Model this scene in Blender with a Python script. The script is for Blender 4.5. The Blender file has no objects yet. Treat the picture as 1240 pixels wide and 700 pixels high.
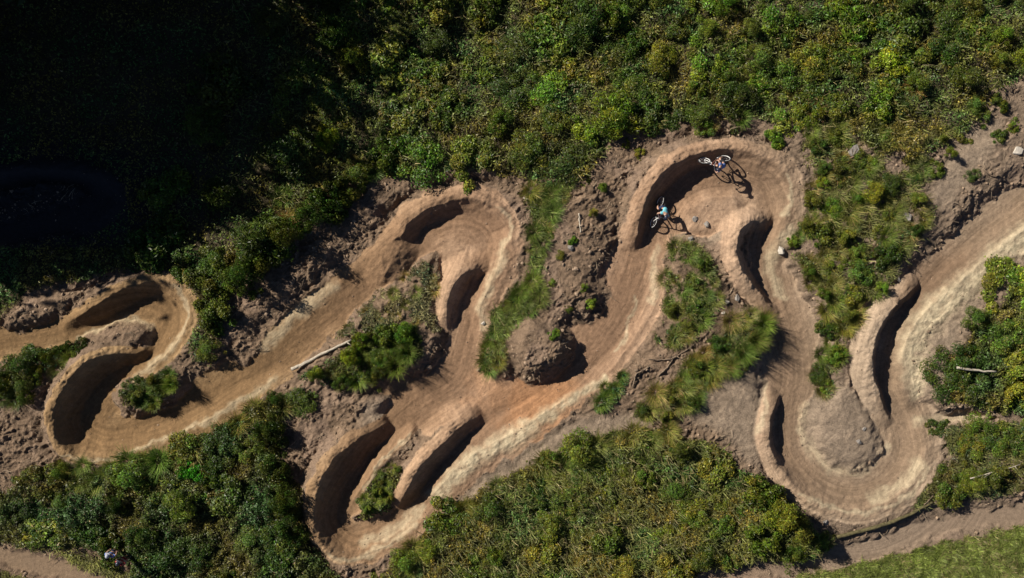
import bpy, bmesh, math, random
import numpy as np
from mathutils import Vector, Matrix

rng = np.random.default_rng(7)
random.seed(7)
C = bpy.context.scene.collection
scene = bpy.context.scene
R = math.radians

# ------------------------------------------------------------------ camera, sky, sun, exposure
S = 0.047                      # metres of flat ground per photo pixel
CAMH = 52.0
cam = bpy.data.cameras.new('Camera')
co = bpy.data.objects.new('Camera', cam); C.objects.link(co)
co.location = (0, 0, CAMH)
cam.sensor_width = 36.0
cam.lens = 18.0 / (620 * S / CAMH)
cam.clip_end = 2000
scene.camera = co

SUN_EL = 34.0
SH = np.array([math.cos(R(31)), -math.sin(R(31))])      # the way shadows run on the ground
to_sun = Vector((-SH[0] * math.cos(R(SUN_EL)), -SH[1] * math.cos(R(SUN_EL)), math.sin(R(SUN_EL))))
w = bpy.data.worlds.new('World'); scene.world = w; w.use_nodes = True
nt = w.node_tree
sky = nt.nodes.new('ShaderNodeTexSky'); sky.sky_type = 'NISHITA'; sky.sun_disc = False
sky.air_density = 0.45; sky.dust_density = 0.3; sky.altitude = 2500
sky.sun_elevation = R(SUN_EL); sky.sun_rotation = math.atan2(to_sun.x, to_sun.y) % (2 * math.pi)
nt.links.new(sky.outputs[0], nt.nodes['Background'].inputs[0])
nt.nodes['Background'].inputs[1].default_value = 0.062
sl = bpy.data.lights.new('sun', 'SUN'); sl.energy = 5.0; sl.angle = R(0.5); sl.color = (1.0, 0.93, 0.82)
so = bpy.data.objects.new('sun', sl); C.objects.link(so)
so.rotation_euler = to_sun.to_track_quat('Z', 'Y').to_euler()
so.location = (-60, 40, 60)
scene.view_settings.view_transform = 'Standard'
scene.view_settings.look = 'None'
scene.view_settings.gamma = 1.0
scene.view_settings.exposure = 0.42
scene.cycles.max_bounces = 4
scene.cycles.diffuse_bounces = 2

# ------------------------------------------------------------------ small helpers
def tag(o, label=None, cat=None, group=None, kind=None):
    if label: o['label'] = label
    if cat: o['category'] = cat
    if group: o['group'] = group
    if kind: o['kind'] = kind
    return o

def link_obj(name, me, parent=None, mats=()):
    o = bpy.data.objects.new(name, me); C.objects.link(o)
    for m in mats: me.materials.append(m)
    if parent is not None: o.parent = parent
    return o

def mesh_np(name, V, F, smooth=False):
    """V (n,3), F (m,k) one face size"""
    me = bpy.data.meshes.new(name)
    V = np.ascontiguousarray(V, dtype=np.float32); F = np.ascontiguousarray(F, dtype=np.int32)
    k = F.shape[1]
    me.vertices.add(len(V)); me.vertices.foreach_set('co', V.ravel())
    me.loops.add(F.size); me.loops.foreach_set('vertex_index', F.ravel())
    me.polygons.add(len(F))
    me.polygons.foreach_set('loop_start', np.arange(0, F.size, k, dtype=np.int32))
    me.polygons.foreach_set('loop_total', np.full(len(F), k, dtype=np.int32))
    me.polygons.foreach_set('use_smooth', np.full(len(F), smooth))
    me.update(calc_edges=True)
    return me

def col_attr(me, name, A):
    A = np.asarray(A, dtype=np.float32)
    if A.shape[1] == 3: A = np.concatenate([A, np.ones((len(A), 1), np.float32)], 1)
    a = me.attributes.new(name, 'FLOAT_COLOR', 'POINT'); a.data.foreach_set('color', A.ravel())

PERM = np.random.default_rng(3).permutation(256)
PERM = np.concatenate([PERM, PERM, PERM])
def noise(x, y, seed=0):
    x = np.asarray(x, float) + seed * 17.31; y = np.asarray(y, float) + seed * 9.77
    xi = np.floor(x).astype(int); yi = np.floor(y).astype(int)
    xf = x - xi; yf = y - yi
    xi &= 255; yi &= 255
    def g(ix, iy, dx, dy):
        a = PERM[PERM[ix & 255] + (iy & 255)] * (2 * math.pi / 256)
        return np.cos(a) * dx + np.sin(a) * dy
    u = xf ** 3 * (xf * (xf * 6 - 15) + 10); v = yf ** 3 * (yf * (yf * 6 - 15) + 10)
    a = g(xi, yi, xf, yf); b = g(xi + 1, yi, xf - 1, yf)
    c = g(xi, yi + 1, xf, yf - 1); d = g(xi + 1, yi + 1, xf - 1, yf - 1)
    return ((a + u * (b - a)) + v * ((c + u * (d - c)) - (a + u * (b - a)))) * 1.5
def fbm(x, y, oct=4, seed=0):
    s = 0; a = 0.5
    for i in range(oct):
        s = s + a * noise(x, y, seed + i * 3); x = x * 2.03; y = y * 2.03; a *= 0.5
    return s
def sst(a, b, x):
    t = np.clip((x - a) / (b - a), 0, 1); return t * t * (3 - 2 * t)

# ------------------------------------------------------------------ ground plan: surveyed in units of S metres, origin at (620, 350)
def P(px, py, z=0.0):          # ground plan point of something seen at px,py at height z
    f = 1 - z / CAMH
    return ((px - 620) * S * f, (350 - py) * S * f)

def axis(lo, hi, step, far):
    core = np.arange(lo, hi + 1e-6, step)
    out = []; d = step; p = hi
    while p < far:
        d *= 1.28; p += d; out.append(p)
    out = np.array(out)
    return np.concatenate([(-out[::-1] + (lo + hi)), core, out])
xs = axis(-31, 31, 0.06, 240.0)
ys = axis(-18.4, 18.4, 0.06, 240.0)
GX, GY = np.meshgrid(xs, ys)
PX = 620 + GX / S; PY = 350 - GY / S
pxs = 620 + xs / S; pys = 350 - ys / S          # pys descends
W1 = noise(GX / 0.9, GY / 0.9, 1) * 5 + noise(GX / 0.35, GY / 0.35, 2) * 2.5
W2 = noise(GX / 0.9, GY / 0.9, 4) * 5 + noise(GX / 0.35, GY / 0.35, 5) * 2.5
FX, FY = PX + W1, PY + W2                       # ragged edges
NX_, NY_ = PX + W1 * 0.3, PY + W2 * 0.3           # clean edges

def smooth_line(pts, n=5, closed=False):
    pts = np.array(pts, float); m = len(pts); out = []
    rngi = range(m if closed else m - 1)
    for i in rngi:
        p1 = pts[i]; p2 = pts[(i + 1) % m]
        p0 = pts[i - 1] if (i > 0 or closed) else 2 * p1 - p2
        p3 = pts[(i + 2) % m] if (i + 2 < m or closed) else 2 * p2 - p1
        for t in np.linspace(0, 1, n, endpoint=False):
            out.append(0.5 * ((2 * p1) + (-p0 + p2) * t + (2 * p0 - 5 * p1 + 4 * p2 - p3) * t * t + (-p0 + 3 * p1 - 3 * p2 + p3) * t ** 3))
    if not closed: out.append(pts[-1])
    return np.array(out)

def sl_box(x0, x1, y0, y1):
    i0, i1 = np.searchsorted(pxs, [x0, x1]); j0, j1 = len(pys) - np.searchsorted(pys[::-1], [y1, y0])
    return slice(j0, j1), slice(i0, i1)

def stroke(pts, reach, wx, wy, n=5):
    """nearest-point field of a polyline: distance, side (+ = left of travel on the plan), extra columns, arc length"""
    L = smooth_line(pts, n)
    D = np.full(GX.shape, 1e9); Sd = np.zeros(GX.shape); A = np.zeros(GX.shape)
    E = np.zeros(GX.shape + (L.shape[1] - 2,)); arc = 0
    for a, b in zip(L[:-1], L[1:]):
        q = sl_box(min(a[0], b[0]) - reach, max(a[0], b[0]) + reach, min(a[1], b[1]) - reach, max(a[1], b[1]) + reach)
        x = wx[q]; y = wy[q]
        if x.size == 0: continue
        d = b[:2] - a[:2]; l2 = max(d @ d, 1e-9); ln = math.sqrt(l2)
        t = np.clip(((x - a[0]) * d[0] + (y - a[1]) * d[1]) / l2, 0, 1)
        ex = x - a[0] - t * d[0]; ey = y - a[1] - t * d[1]
        dd = np.hypot(ex, ey)
        m = dd < D[q]
        D[q] = np.where(m, dd, D[q])
        Sd[q] = np.where(m, np.sign(d[1] * ex - d[0] * ey), Sd[q])
        A[q] = np.where(m, arc + t * ln, A[q])
        for k in range(E.shape[2]):
            E[q + (k,)] = np.where(m, a[2 + k] + t * (b[2 + k] - a[2 + k]), E[q + (k,)])
        arc += ln
    return D, Sd, E, A

def sdist(poly, wx, wy, pad=30, sm=True):
    """signed distance (inside +) to a closed outline"""
    L = smooth_line(poly, 4, True) if sm else np.array(poly, float)
    Dm = np.full(GX.shape, -1e9)
    q = sl_box(L[:, 0].min() - pad, L[:, 0].max() + pad, L[:, 1].min() - pad, L[:, 1].max() + pad)
    x = wx[q]; y = wy[q]
    ins = np.zeros(x.shape, bool); d = np.full(x.shape, 1e9)
    for i in range(len(L)):
        a = L[i]; b = L[(i + 1) % len(L)]
        if a[1] != b[1]:
            c = ((a[1] > y) != (b[1] > y)) & (x < (b[0] - a[0]) * (y - a[1]) / (b[1] - a[1]) + a[0])
            ins ^= c
        e = b - a; l2 = max(e @ e, 1e-9)
        t = np.clip(((x - a[0]) * e[0] + (y - a[1]) * e[1]) / l2, 0, 1)
        d = np.minimum(d, np.hypot(x - a[0] - t * e[0], y - a[1] - t * e[1]))
    Dm[q] = np.where(ins, d, -d)
    return Dm

def flat_pt(p, z):             # undo the lean of tall ground towards the frame's edge: plan position of a crest
    f = 1 - z / CAMH
    return (620 + (p[0] - 620) * f, 350 + (p[1] - 350) * f)

# the ridden line: x, y, half width
LINE = [(-60,428,20),(0,416,18),(60,405,18),(110,388,22),(160,368,27),(195,370,30),(206,393,28),(188,425,24),(155,452,22),(122,482,38),
 (103,512,40),(130,530,28),(180,520,30),(230,500,32),(280,470,33),(330,432,32),(380,392,33),(430,350,36),(480,303,38),(530,266,34),
 (575,262,36),(602,290,28),(594,330,28),(578,365,24),(568,400,21),(560,430,22),(548,458,34),(510,482,42),(478,508,36),(448,545,38),
 (415,590,36),(403,630,28),(430,656,24),(480,636,27),(515,597,30),(555,555,33),(600,517,40),(650,483,38),(700,440,38),(738,390,38),
 (764,340,34),(778,300,30),(800,250,35),(832,215,36),(880,205,36),(925,215,36),(942,250,30),(930,290,26),(930,330,25),(945,375,32),
 (958,420,36),(962,460,38),(952,500,28),(955,545,26),(985,585,28),(1030,602,28),(1075,587,30),(1100,550,32),(1095,510,32),(1078,470,26),
 (1080,430,24),(1095,390,27),(1130,345,30),(1180,300,31),(1240,255,36),(1320,195,36)]
DL, SDL, EL, AL = stroke(LINE, 90, FX, FY, 6)
track = sst(-5, 4, EL[..., 0] - DL)
for pts in ([(835,262,28),(870,250,28),(905,245,24)], [(1048,400,20),(1040,440,20),(1036,475,18)], [(550,305,18),(546,350,14),(540,390,8)],
            [(884,290,14),(886,320,14),(900,350,10)], [(565,300,22),(585,310,20)], [(500,470,30),(545,475,34),(610,490,34)],
            [(540,535,12),(505,560,10),(480,595,6)],
            [(1100,505,10),(1150,506,8),(1200,502,6)], [(560,240,8),(600,243,8),(620,262,8)],
            [(860,182,8),(930,186,8),(960,215,8)],
            [(-40,230,14),(40,210,14),(100,212,16),(130,235,18),(95,262,14),(40,276,14),(-40,300,14)]):
    d, _, e, _ = stroke(pts, 60, FX, FY, 4)
    track = np.maximum(track, sst(-5, 4, e[..., 0] - d))
# the footpaths at the bottom
path = np.zeros(GX.shape); verge = np.zeros(GX.shape)
for pts in ([(1330,600,12),(1240,620,12),(1150,634,11),(1090,650,13),(1040,668,13),(985,682,9),(930,690,8),(870,700,10),(800,722,14)],
            [(-80,640,12),(0,672,13),(50,684,15),(110,702,14),(170,735,14)]):
    d, _, e, _ = stroke(pts, 60, FX, FY, 4)
    path = np.maximum(path, sst(-4, 4, e[..., 0] - d + 9 * fbm(GX / 1.1, GY / .7, 3, 193) - (4 if pts[0][0] < 0 else 0))); verge = np.maximum(verge, sst(34, 2, d - e[..., 0]))

# mounds and islands the line winds round: outline, height, edge width, share of smooth dirt that stays
MOUNDS = [
 ('a', [(93,413),(120,399),(147,392),(171,390),(184,400),(178,416),(162,427),(138,424),(114,430),(98,436)], 0.5, 13, 0),
 ('b', [(133,484),(143,465),(166,453),(193,443),(222,449),(230,466),(215,485),(193,497),(166,505),(145,500)], 0.55, 14, 0),
 ('c', [(527,302),(504,319),(477,338),(453,357),(430,374),(402,408),(360,446),(400,462),(455,466),(505,457),(527,440),(540,418),(538,395),(528,370),(531,335)], 0.55, 18, 0),
 ('d', [(627,381),(650,376),(677,386),(694,406),(698,424),(688,446),(665,462),(631,462),(611,435),(612,405)], 1.15, 26, 0),
 ('e', [(655,255),(690,215),(715,190),(740,195),(748,235),(745,290),(733,330),(738,358),(722,386),(695,392),(668,380),(655,345)], 0.5, 30, 0),
 ('f', [(503,524),(480,540),(458,562),(436,594),(433,612),(446,628),(466,622),(484,604),(488,580),(500,556),(515,538)], 0.45, 10, 0),
 ('g', [(808,292),(835,285),(862,300),(876,330),(885,362),(915,372),(932,395),(922,425),(880,448),(850,475),(825,500),(775,505),(735,500),(700,505),(716,480),(760,440),(800,410),(806,360)], 0.6, 16, 0),
 ('h', [(820,252),(836,239),(863,230),(895,235),(905,255),(890,275),(860,290),(830,282)], 0.35, 14, 1),
 ('i', [(992,470),(1006,440),(1024,432),(1040,465),(1055,500),(1068,522),(1063,546),(1043,562),(1012,566),(988,548),(974,520),(973,495)], 0.42, 36, 0),
 ('j', [(985,180),(1040,160),(1110,200),(1150,220),(1130,290),(1100,330),(1070,370),(1035,395),(1015,440),(1003,470),(990,440),(1000,400),(990,360),(965,310),(975,260)], 0.45, 20, 0),
 ('k', [(1215,330),(1190,345),(1165,385),(1140,410),(1115,440),(1112,475),(1150,495),(1300,498),(1320,300)], 0.45, 16, 0),
 ('l', [(1110,225),(1150,175),(1200,150),(1260,140),(1260,205),(1200,238),(1150,275),(1115,300)], 0.5, 26, 0),
 ('m', [(300,440),(330,395),(370,360),(410,330),(450,295),(480,255),(470,225),(430,222),(400,245),(370,280),(330,310),(290,350),(265,420)], 0.4, 30, 0),
 ('n', [(0,395),(20,365),(60,352),(110,345),(140,340),(110,362),(80,382),(50,392),(20,400)], 0.55, 12, 0),
 ('o', [(345,545),(352,505),(385,480),(430,475),(470,478),(462,505),(430,520),(400,540),(380,565),(362,580)], 0.45, 14, 0),
]
mh = np.zeros(GX.shape)
isl = np.zeros(GX.shape)
for nm, poly, h, edge, keep in MOUNDS:
    d = sdist([flat_pt(p, h * 0.7) for p in poly], NX_, NY_)
    mh = np.maximum(mh, 0) + 0
    m = h * sst(-3, edge, d)
    mh = (mh ** 4 + m ** 4) ** 0.25
    if not keep: isl = np.maximum(isl, sst(-3, 4, sdist([flat_pt(p, h * 0.5) for p in poly], FX, FY)))
track = track * (1 - isl)

# berms: crest line x, y, height, reach of the ridden side, reach of the back; 'side' says on which side of the drawn crest the riders pass
def berm(pts, side, sharp=1.35, band=9):
    global bh, track
    A_ = np.array([flat_pt(p, p[2]) + tuple(p[2:]) for p in pts], float)
    if band > 4:
        tg = np.gradient(A_[:, :2], axis=0); tg /= np.linalg.norm(tg, axis=1, keepdims=True)
        out = -side * np.stack([tg[:, 1], -tg[:, 0]], 1)               # towards the back, frame axes
        dn = sst(-.1, .5, out[:, 0] * SH[0] - out[:, 1] * SH[1])          # backs that fall away from the sun lie level with the ground behind
        A_[:, 4] = A_[:, 4] * 1.35 * (1 - dn) + np.maximum(A_[:, 4], 58) * dn
        A_[:, 2] *= 1 - .22 * dn
    pts = A_
    d, sd, e, _ = stroke(pts, 75, NX_, NY_, 5)
    h, wi, wo = e[..., 0], np.maximum(e[..., 1], 1), np.maximum(e[..., 2], 1)
    ins = sd * side > 0
    top = 2.0
    ti = np.clip((d - top) / wi, 0, 1); to = np.clip((d - top) / wo, 0, 1)
    prof = np.where(ins, (1 - ti) ** sharp, 1 - sst(0, 1, to))
    prof = np.where(d > 70, 0, prof)
    b = np.clip(h, 0, None) * prof
    bh = (bh ** 5 + b ** 5) ** 0.2
    track = np.maximum(track, np.where(d < 70, sst(0.04, 0.12, h) * np.where(ins, sst(wi * 0.9, wi * 0.5, d), sst(band + 4, band - 4, d)), 0))
bh = np.zeros(GX.shape)
BERMS = [
 # left loop: upper berm then round to its lit side
 ([(72,396,0,12,14),(84,388,.45,12,16),(99,378,.8,15,18),(120,364,.98,17,20),(144,350,1.0,18,20),(168,342,.9,18,18),(189,338,.8,20,16),(212,344,.75,24,14),(227,360,.75,26,14),(231,380,.75,26,14),(225,400,.7,24,14),(209,424,.6,20,14),(190,441,.5,16,12),(165,457,.35,14,12)], -1, 1.35, 8),
 # small island crest casting the lower left shadow, round the hairpin
 ([(176,412,0,10,12),(166,426,.6,14,14),(139,426,.9,18,16),(116,431,1.15,22,18),(96,442,1.3,24,20),(77,464,1.35,24,20),(65,487,1.3,24,18),(61,508,1.15,22,18),(66,532,.95,22,16),(82,551,.8,24,14),(106,557,.75,28,12),(134,555,.75,28,12),(161,548,.7,26,12),(192,537,.65,24,12),(223,525,.6,22,12),(254,508,.55,20,12),(281,490,.5,18,12),(309,474,.4,16,12),(336,460,.3,14,12),(362,446,0,14,12)], 1, 1.35, 7),
 # long straight, upper lip
 ([(285,455,0,20,20),(310,425,.15,26,20),(336,400,.2,30,20),(375,368,.22,32,20),(409,342,.24,32,20),(445,312,.28,30,20),(470,292,.4,24,18),(486,281,.75,18,18),(494,268,.78,15,20),(511,254,.84,16,22),(532,246,.8,17,22),(553,240,.72,18,22),(573,238,.8,22,22),(594,245,.75,26,20),(612,258,.75,28,18),(622,275,.75,26,18),(617,296,.75,24,18),(608,316,.72,20,18),(598,337,.7,17,18),(590,357,.68,14,18),(583,376,.6,13,16),(585,398,.45,12,14),(584,425,0,12,12)], -1, 1.35, 8),
 # roller across the straight
 ([(490,280,0,20,30),(480,303,.62,24,44),(466,330,.62,24,46),(452,352,0,18,30)], 1, 1.0, 26),
 # inner berm of the middle loop
 ([(541,404,0,8,12),(540,388,.5,9,16),(541,367,.7,12,18),(546,350,.82,14,20),(554,335,.85,16,20),(565,326,.8,17,16),(575,328,.6,15,12),(581,338,0,12,10)], -1, 1.35, 14),
 # big double hairpin, outer berm
 ([(472,508,0,16,16),(461,515,.55,18,18),(440,525,1.0,22,22),(422,538,1.25,25,24),(403,555,1.4,27,24),(388,577,1.4,27,22),(380,600,1.3,26,20),(378,622,1.15,24,18),(382,648,.95,24,14),(398,668,.8,26,12),(420,677,.75,28,12),(448,672,.7,28,12),(475,660,.65,24,12),(500,644,.55,20,12),(522,622,.4,16,12),(535,600,0,14,12)], 1, 1.35, 8),
 # inner berm of the double hairpin
 ([(584,497,0,12,14),(574,506,.5,14,18),(555,516,.85,18,22),(537,533,1.08,21,22),(518,551,1.15,22,20),(503,570,1.08,21,18),(492,589,1.0,20,14),(484,606,.5,14,12),(478,616,0,10,10)], 1, 1.35, 11),
 # pale thin rib between the two lanes
 ([(506,518,0,10,9),(498,525,.4,11,10),(480,541,.6,12,12),(460,561,.65,12,12),(446,580,.6,11,12),(436,596,.4,10,10),(432,610,0,9,9)], -1, 1.2, 4),
 # long pale rib under the middle straight
 ([(520,612,0,14,16),(528,599,.4,18,40),(545,580,.55,24,50),(565,559,.62,26,60),(594,541,.65,26,66),(625,525,.65,26,66),(650,508,.62,24,60),(684,487,.55,22,50),(712,470,.45,20,40),(736,458,.35,18,30),(760,425,.3,16,24),(790,380,.3,14,20),(796,345,.3,14,18),(800,310,.25,13,16),(804,292,0,12,12)], 1, 1.1, 8),
 # upper right loop
 ([(764,306,0,8,14),(769,286,.55,9,18),(773,264,.85,11,22),(779,244,1.05,14,24),(788,225,1.2,17,26),(802,208,1.25,18,26),(818,196,1.25,18,24),(836,187,1.15,17,22),(854,182,1.0,16,20),(877,179,.85,18,18),(900,181,.8,22,18),(923,188,.8,28,18),(942,200,.8,28,18),(956,218,.8,26,16),(960,240,.75,24,16),(954,265,.7,20,16),(945,288,.6,16,14),(941,305,.3,12,12),(948,320,0,12,12)], -1, 1.35, 13),
 # inner berm of that loop
 ([(944,382,0,6,9),(930,370,.4,7,10),(916,352,.7,9,14),(904,337,1.05,12,18),(895,319,1.25,14,20),(891,299,1.3,15,22),(894,282,1.25,16,22),(904,270,1.1,17,18),(914,265,.95,16,14),(924,270,.6,13,12),(930,280,0,10,10)], -1, 1.35, 15),
 # lower right hairpin
 ([(943,474,0,6,14),(939,484,.45,7,18),(933,501,.7,8,22),(930,522,.78,9,24),(932,542,.75,9,22),(938,559,.62,10,20),(947,574,.55,14,18),(966,594,.6,20,16),(992,610,.65,26,14),(1022,620,.65,28,14),(1052,619,.65,28,14),(1082,608,.65,28,14),(1106,589,.65,28,14),(1120,565,.65,28,14),(1124,540,.6,26,14),(1117,516,.4,22,12),(1122,502,.2,20,12),(1150,500,0,14,12)], 1, 1.35, 14),
 # berm before the far right straight
 ([(1112,340,0,8,14),(1106,347,.5,9,18),(1091,361,.8,11,20),(1079,374,.95,12,22),(1066,391,1.05,12,24),(1059,412,1.1,12,26),(1056,433,1.08,11,26),(1057,457,.95,10,24),(1065,481,.7,8,20),(1072,503,.3,6,14),(1078,516,0,6,10)], 1, 1.35, 22),
 # far right pale lip
 ([(1330,225,.65,26,60),(1240,282,.65,28,60),(1207,306,.65,28,60),(1180,330,.65,26,60),(1149,357,.65,22,60),(1122,381,.6,18,55),(1104,405,.55,14,50),(1097,426,.5,10,46),(1095,453,.45,9,40),(1100,480,.35,12,30),(1118,496,0,12,14)], -1, 1.1, 10),
 # shaded loop in the dark corner
 ([(-60,215,.7,20,16),(20,205,.8,20,16),(80,203,.8,22,16),(125,215,.8,24,14),(145,240,.7,24,14),(120,268,.4,20,12),(80,285,0,16,10)], -1, 1.35, 9),
]
EX_SIDE = {}
for args in BERMS:
    pts, side, sharp, band = args
    berm(pts, side, sharp, band)
track = np.clip(track, 0, 1)
bh = bh * (1 + .16 * fbm(GX / .7, GY / .7, 4, 35) + .07 * fbm(GX / .18, GY / .18, 2, 36))
isl2 = np.clip(isl - sst(0.15, 0.4, bh), 0, 1)
track = track * (1 - isl2 * 0.95)

# vegetation outlines
VEG = {
 'top': [(-80,-60),(1320,-60),(1320,85),(1240,95),(1200,112),(1180,140),(1150,172),(1105,190),(1060,172),(1000,152),(930,152),(880,146),(830,140),(780,148),(745,165),(722,200),(700,218),(620,218),(590,206),(530,210),(480,214),(440,222),(400,240),(380,272),(330,305),(290,340),(270,372),(262,430),(238,438),(233,400),(240,365),(225,335),(190,326),(140,332),(80,345),(40,352),(10,380),(-80,390),(-80,310),(0,300),(60,292),(120,272),(148,240),(128,205),(60,195),(-80,200)],
 'slope': [(968,165),(1000,155),(1100,165),(1128,195),(1105,235),(1128,262),(1100,300),(1070,345),(1040,370),(1022,405),(1018,440),(1000,480),(990,455),(1003,410),(992,372),(975,330),(955,300),(972,260),(982,220),(972,192)],
 'strip': [(638,232),(690,222),(680,250),(665,270),(656,310),(657,360),(648,376),(625,388),(612,418),(606,442),(586,452),(580,432),(596,410),(596,378),(622,360),(642,338),(642,300),(646,262)],
 'tongue': [(812,300),(830,294),(850,302),(864,330),(868,370),(850,396),(820,420),(795,412),(800,380),(806,340)],
 'spit': [(890,380),(920,366),(936,390),(930,420),(910,432),(872,452),(850,472),(840,490),(810,506),(775,500),(782,484),(820,455),(850,425),(875,400)],
 'nub': [(718,490),(734,466),(756,452),(752,474),(732,495)],
 'bottom': [(440,740),(470,690),(491,666),(522,631),(563,604),(587,588),(625,566),(681,547),(720,530),(753,518),(811,518),(832,532),(866,535),(894,566),(935,587),(959,611),(983,635),(1005,655),(983,676),(942,676),(894,683),(840,700),(800,740)],
 'lower': [(-80,600),(0,595),(60,566),(110,568),(165,556),(200,543),(240,521),(290,492),(340,479),(376,481),(347,502),(342,542),(355,572),(369,592),(371,632),(385,668),(410,688),(425,740),(200,740),(172,690),(140,668),(60,655),(20,648),(-80,640)],
 'right': [(1320,300),(1240,325),(1215,338),(1205,370),(1180,382),(1164,410),(1142,440),(1142,472),(1172,492),(1320,495)],
 'corner': [(1118,518),(1180,512),(1320,512),(1320,580),(1240,588),(1190,600),(1140,600),(1100,612),(1086,604),(1112,585),(1130,568),(1146,545),(1135,530)],
 'lawn': [(945,710),(1000,686),(1060,674),(1140,657),(1240,634),(1320,618),(1320,760),(900,760)],
 'verge': [(-60,640),(20,648),(60,660),(120,672),(165,690),(190,720),(130,700),(60,668),(0,655),(-60,650)],
 'foot': [(-60,690),(0,690),(40,702),(80,720),(-60,760)],
 'clump': [(365,450),(400,425),(430,406),(480,398),(512,400),(502,436),(470,455),(430,462),(395,462)],
 'knoll': [(400,408),(440,370),(480,340),(520,315),(530,335),(525,370),(535,400),(480,400),(430,406)],
 'bank': [(0,428),(40,425),(95,418),(92,438),(60,450),(40,480),(10,490),(-40,480),(-40,440)],
 'pad': [(150,480),(160,458),(190,446),(215,452),(210,475),(180,492)],
 'rib': [(434,602),(450,582),(466,566),(482,566),(486,582),(478,604),(466,618),(448,626),(438,618)],
}
vd = {}
veg = np.zeros(GX.shape)
for k, poly in VEG.items():
    d = sdist(poly, FX, FY, 40); vd[k] = d
    veg = np.maximum(veg, sst(-6, 8, d))
bare = sst(-.05, .2, fbm(GX / 1.1, GY / 1.1, 3, 190)) * sum(k_ * sst(-5, 5, vd[n_]) for n_, k_ in (('slope', 1.1), ('knoll', 1.3), ('tongue', 1.2), ('spit', .8), ('clump', .5), ('strip', .3), ('bank', .8), ('corner', .6)))
bare = np.clip(bare, 0, 1) 
d_, _, _, _ = stroke([(348,450,0),(375,438,0),(400,425,0),(430,411,0)], 30, PX, PY, 3)
veg = veg * sst(5, 13, d_) * (1 - .95 * bare) * (1 - sst(0.2, 0.6, track)) * (1 - path)

# ------------------------------------------------------------------ heights
rough = (1 - track) * (1 - path)
low = fbm(GX / 7, GY / 7, 3, 11) * 0.35
clod = np.abs(fbm(GX / 0.8, GY / 0.8, 4, 21))
clod2 = fbm(GX / 0.28, GY / 0.28, 3, 31)
calm = np.zeros(GX.shape)                     # trampled, smoother soil
for poly in ([(980,480),(1005,466),(1035,476),(1060,500),(1070,524),(1060,552),(1012,570),(980,545),(970,505)], [(820,455),(880,450),(925,430),(935,470),(915,560),(870,520),(830,500)],
             [(1250,300),(1215,335),(1180,370),(1150,420),(1140,470),(1110,470),(1110,430),(1150,360),(1200,320)], [(540,620),(600,560),(690,510),(740,500),(800,505),(690,545),(600,590)],
             [(440,490),(520,470),(560,460),(540,510),(470,520)], [(1120,230),(1165,165),(1210,150),(1190,190),(1140,250)], [(800,250),(860,225),(910,240),(880,290),(820,285)]):
    calm = np.maximum(calm, sst(-10, 8, sdist(poly, FX, FY)))
offl = sst(-4, 20, DL - EL[..., 0]) * rough
offl = np.where(DL > 89, rough, offl)
level = np.clip(offl * (0.42 + low * 0.7), 0, None) * (1 - .75 * verge)
Z = (bh ** 4 + mh ** 4 + level ** 4) ** 0.25
ridge = 1 - np.abs(fbm(GX / 1.5 + 0.6 * fbm(GX / 0.9, GY / 0.9, 2, 22), GY / 1.0 + 0.6 * fbm(GX / 0.9, GY / 0.9, 2, 23), 4, 24)) * 2.2
Z = Z + rough * (clod * 0.16 + np.clip(ridge, 0, 1) ** 2 * 0.15 + clod2 * 0.12 + fbm(GX / .13, GY / .13, 2, 33) * .05) * (0.55 + 0.9 * sst(-.2, .35, fbm(GX / 2.5, GY / 2.5, 2, 26))) * (1 - 0.35 * veg) * (1 - .76 * calm) * (1 - .6 * verge)
Z = Z + (1 - rough) * (fbm(GX / 0.5, GY / 0.5, 4, 41) * 0.037 + fbm(GX / .16, GY / .16, 2, 43) * .012 + fbm(GX / 3, GY / 3, 2, 45) * 0.06)
# ruts and wheel lines that follow the ride
D2, S2, _, A2 = stroke([p[:2] + (0,) for p in LINE], 90, PX + W1 * .12, PY + W2 * .12, 6)
across = D2 * S2 * S; along = A2 * S
rut = fbm(across / 0.22, along / 4.0, 3, 51)
Z = Z + track * sst(80, 30, DL) * rut * 0.013
Z = Z * (1 - .7 * path)
far = np.clip((np.maximum(np.abs(GX) - 32, 0) + np.maximum(np.abs(GY) - 19, 0)) / 60, 0, 1)
Z = Z + far * fbm(GX / 40, GY / 40, 3, 61) * 12

def zat(x, y):
    x = np.clip(np.asarray(x, float), xs[0], xs[-1] - 1e-3); y = np.clip(np.asarray(y, float), ys[0], ys[-1] - 1e-3)
    i = np.clip(np.searchsorted(xs, x) - 1, 0, len(xs) - 2); j = np.clip(np.searchsorted(ys, y) - 1, 0, len(ys) - 2)
    u = (x - xs[i]) / (xs[i + 1] - xs[i]); v = (y - ys[j]) / (ys[j + 1] - ys[j])
    return (Z[j, i] * (1 - u) + Z[j, i + 1] * u) * (1 - v) + (Z[j + 1, i] * (1 - u) + Z[j + 1, i + 1] * u) * v
def fat(F_, x, y):
    i = np.clip(np.searchsorted(xs, x), 0, len(xs) - 1); j = np.clip(np.searchsorted(ys, y), 0, len(ys) - 1)
    return F_[j, i]
def seen(px, py):              # world point on the terrain that shows at px,py
    z = 0.3
    for _ in range(4):
        x, y = P(px, py, z); z = float(zat(x, y))
    return Vector((x, y, z))

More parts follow.
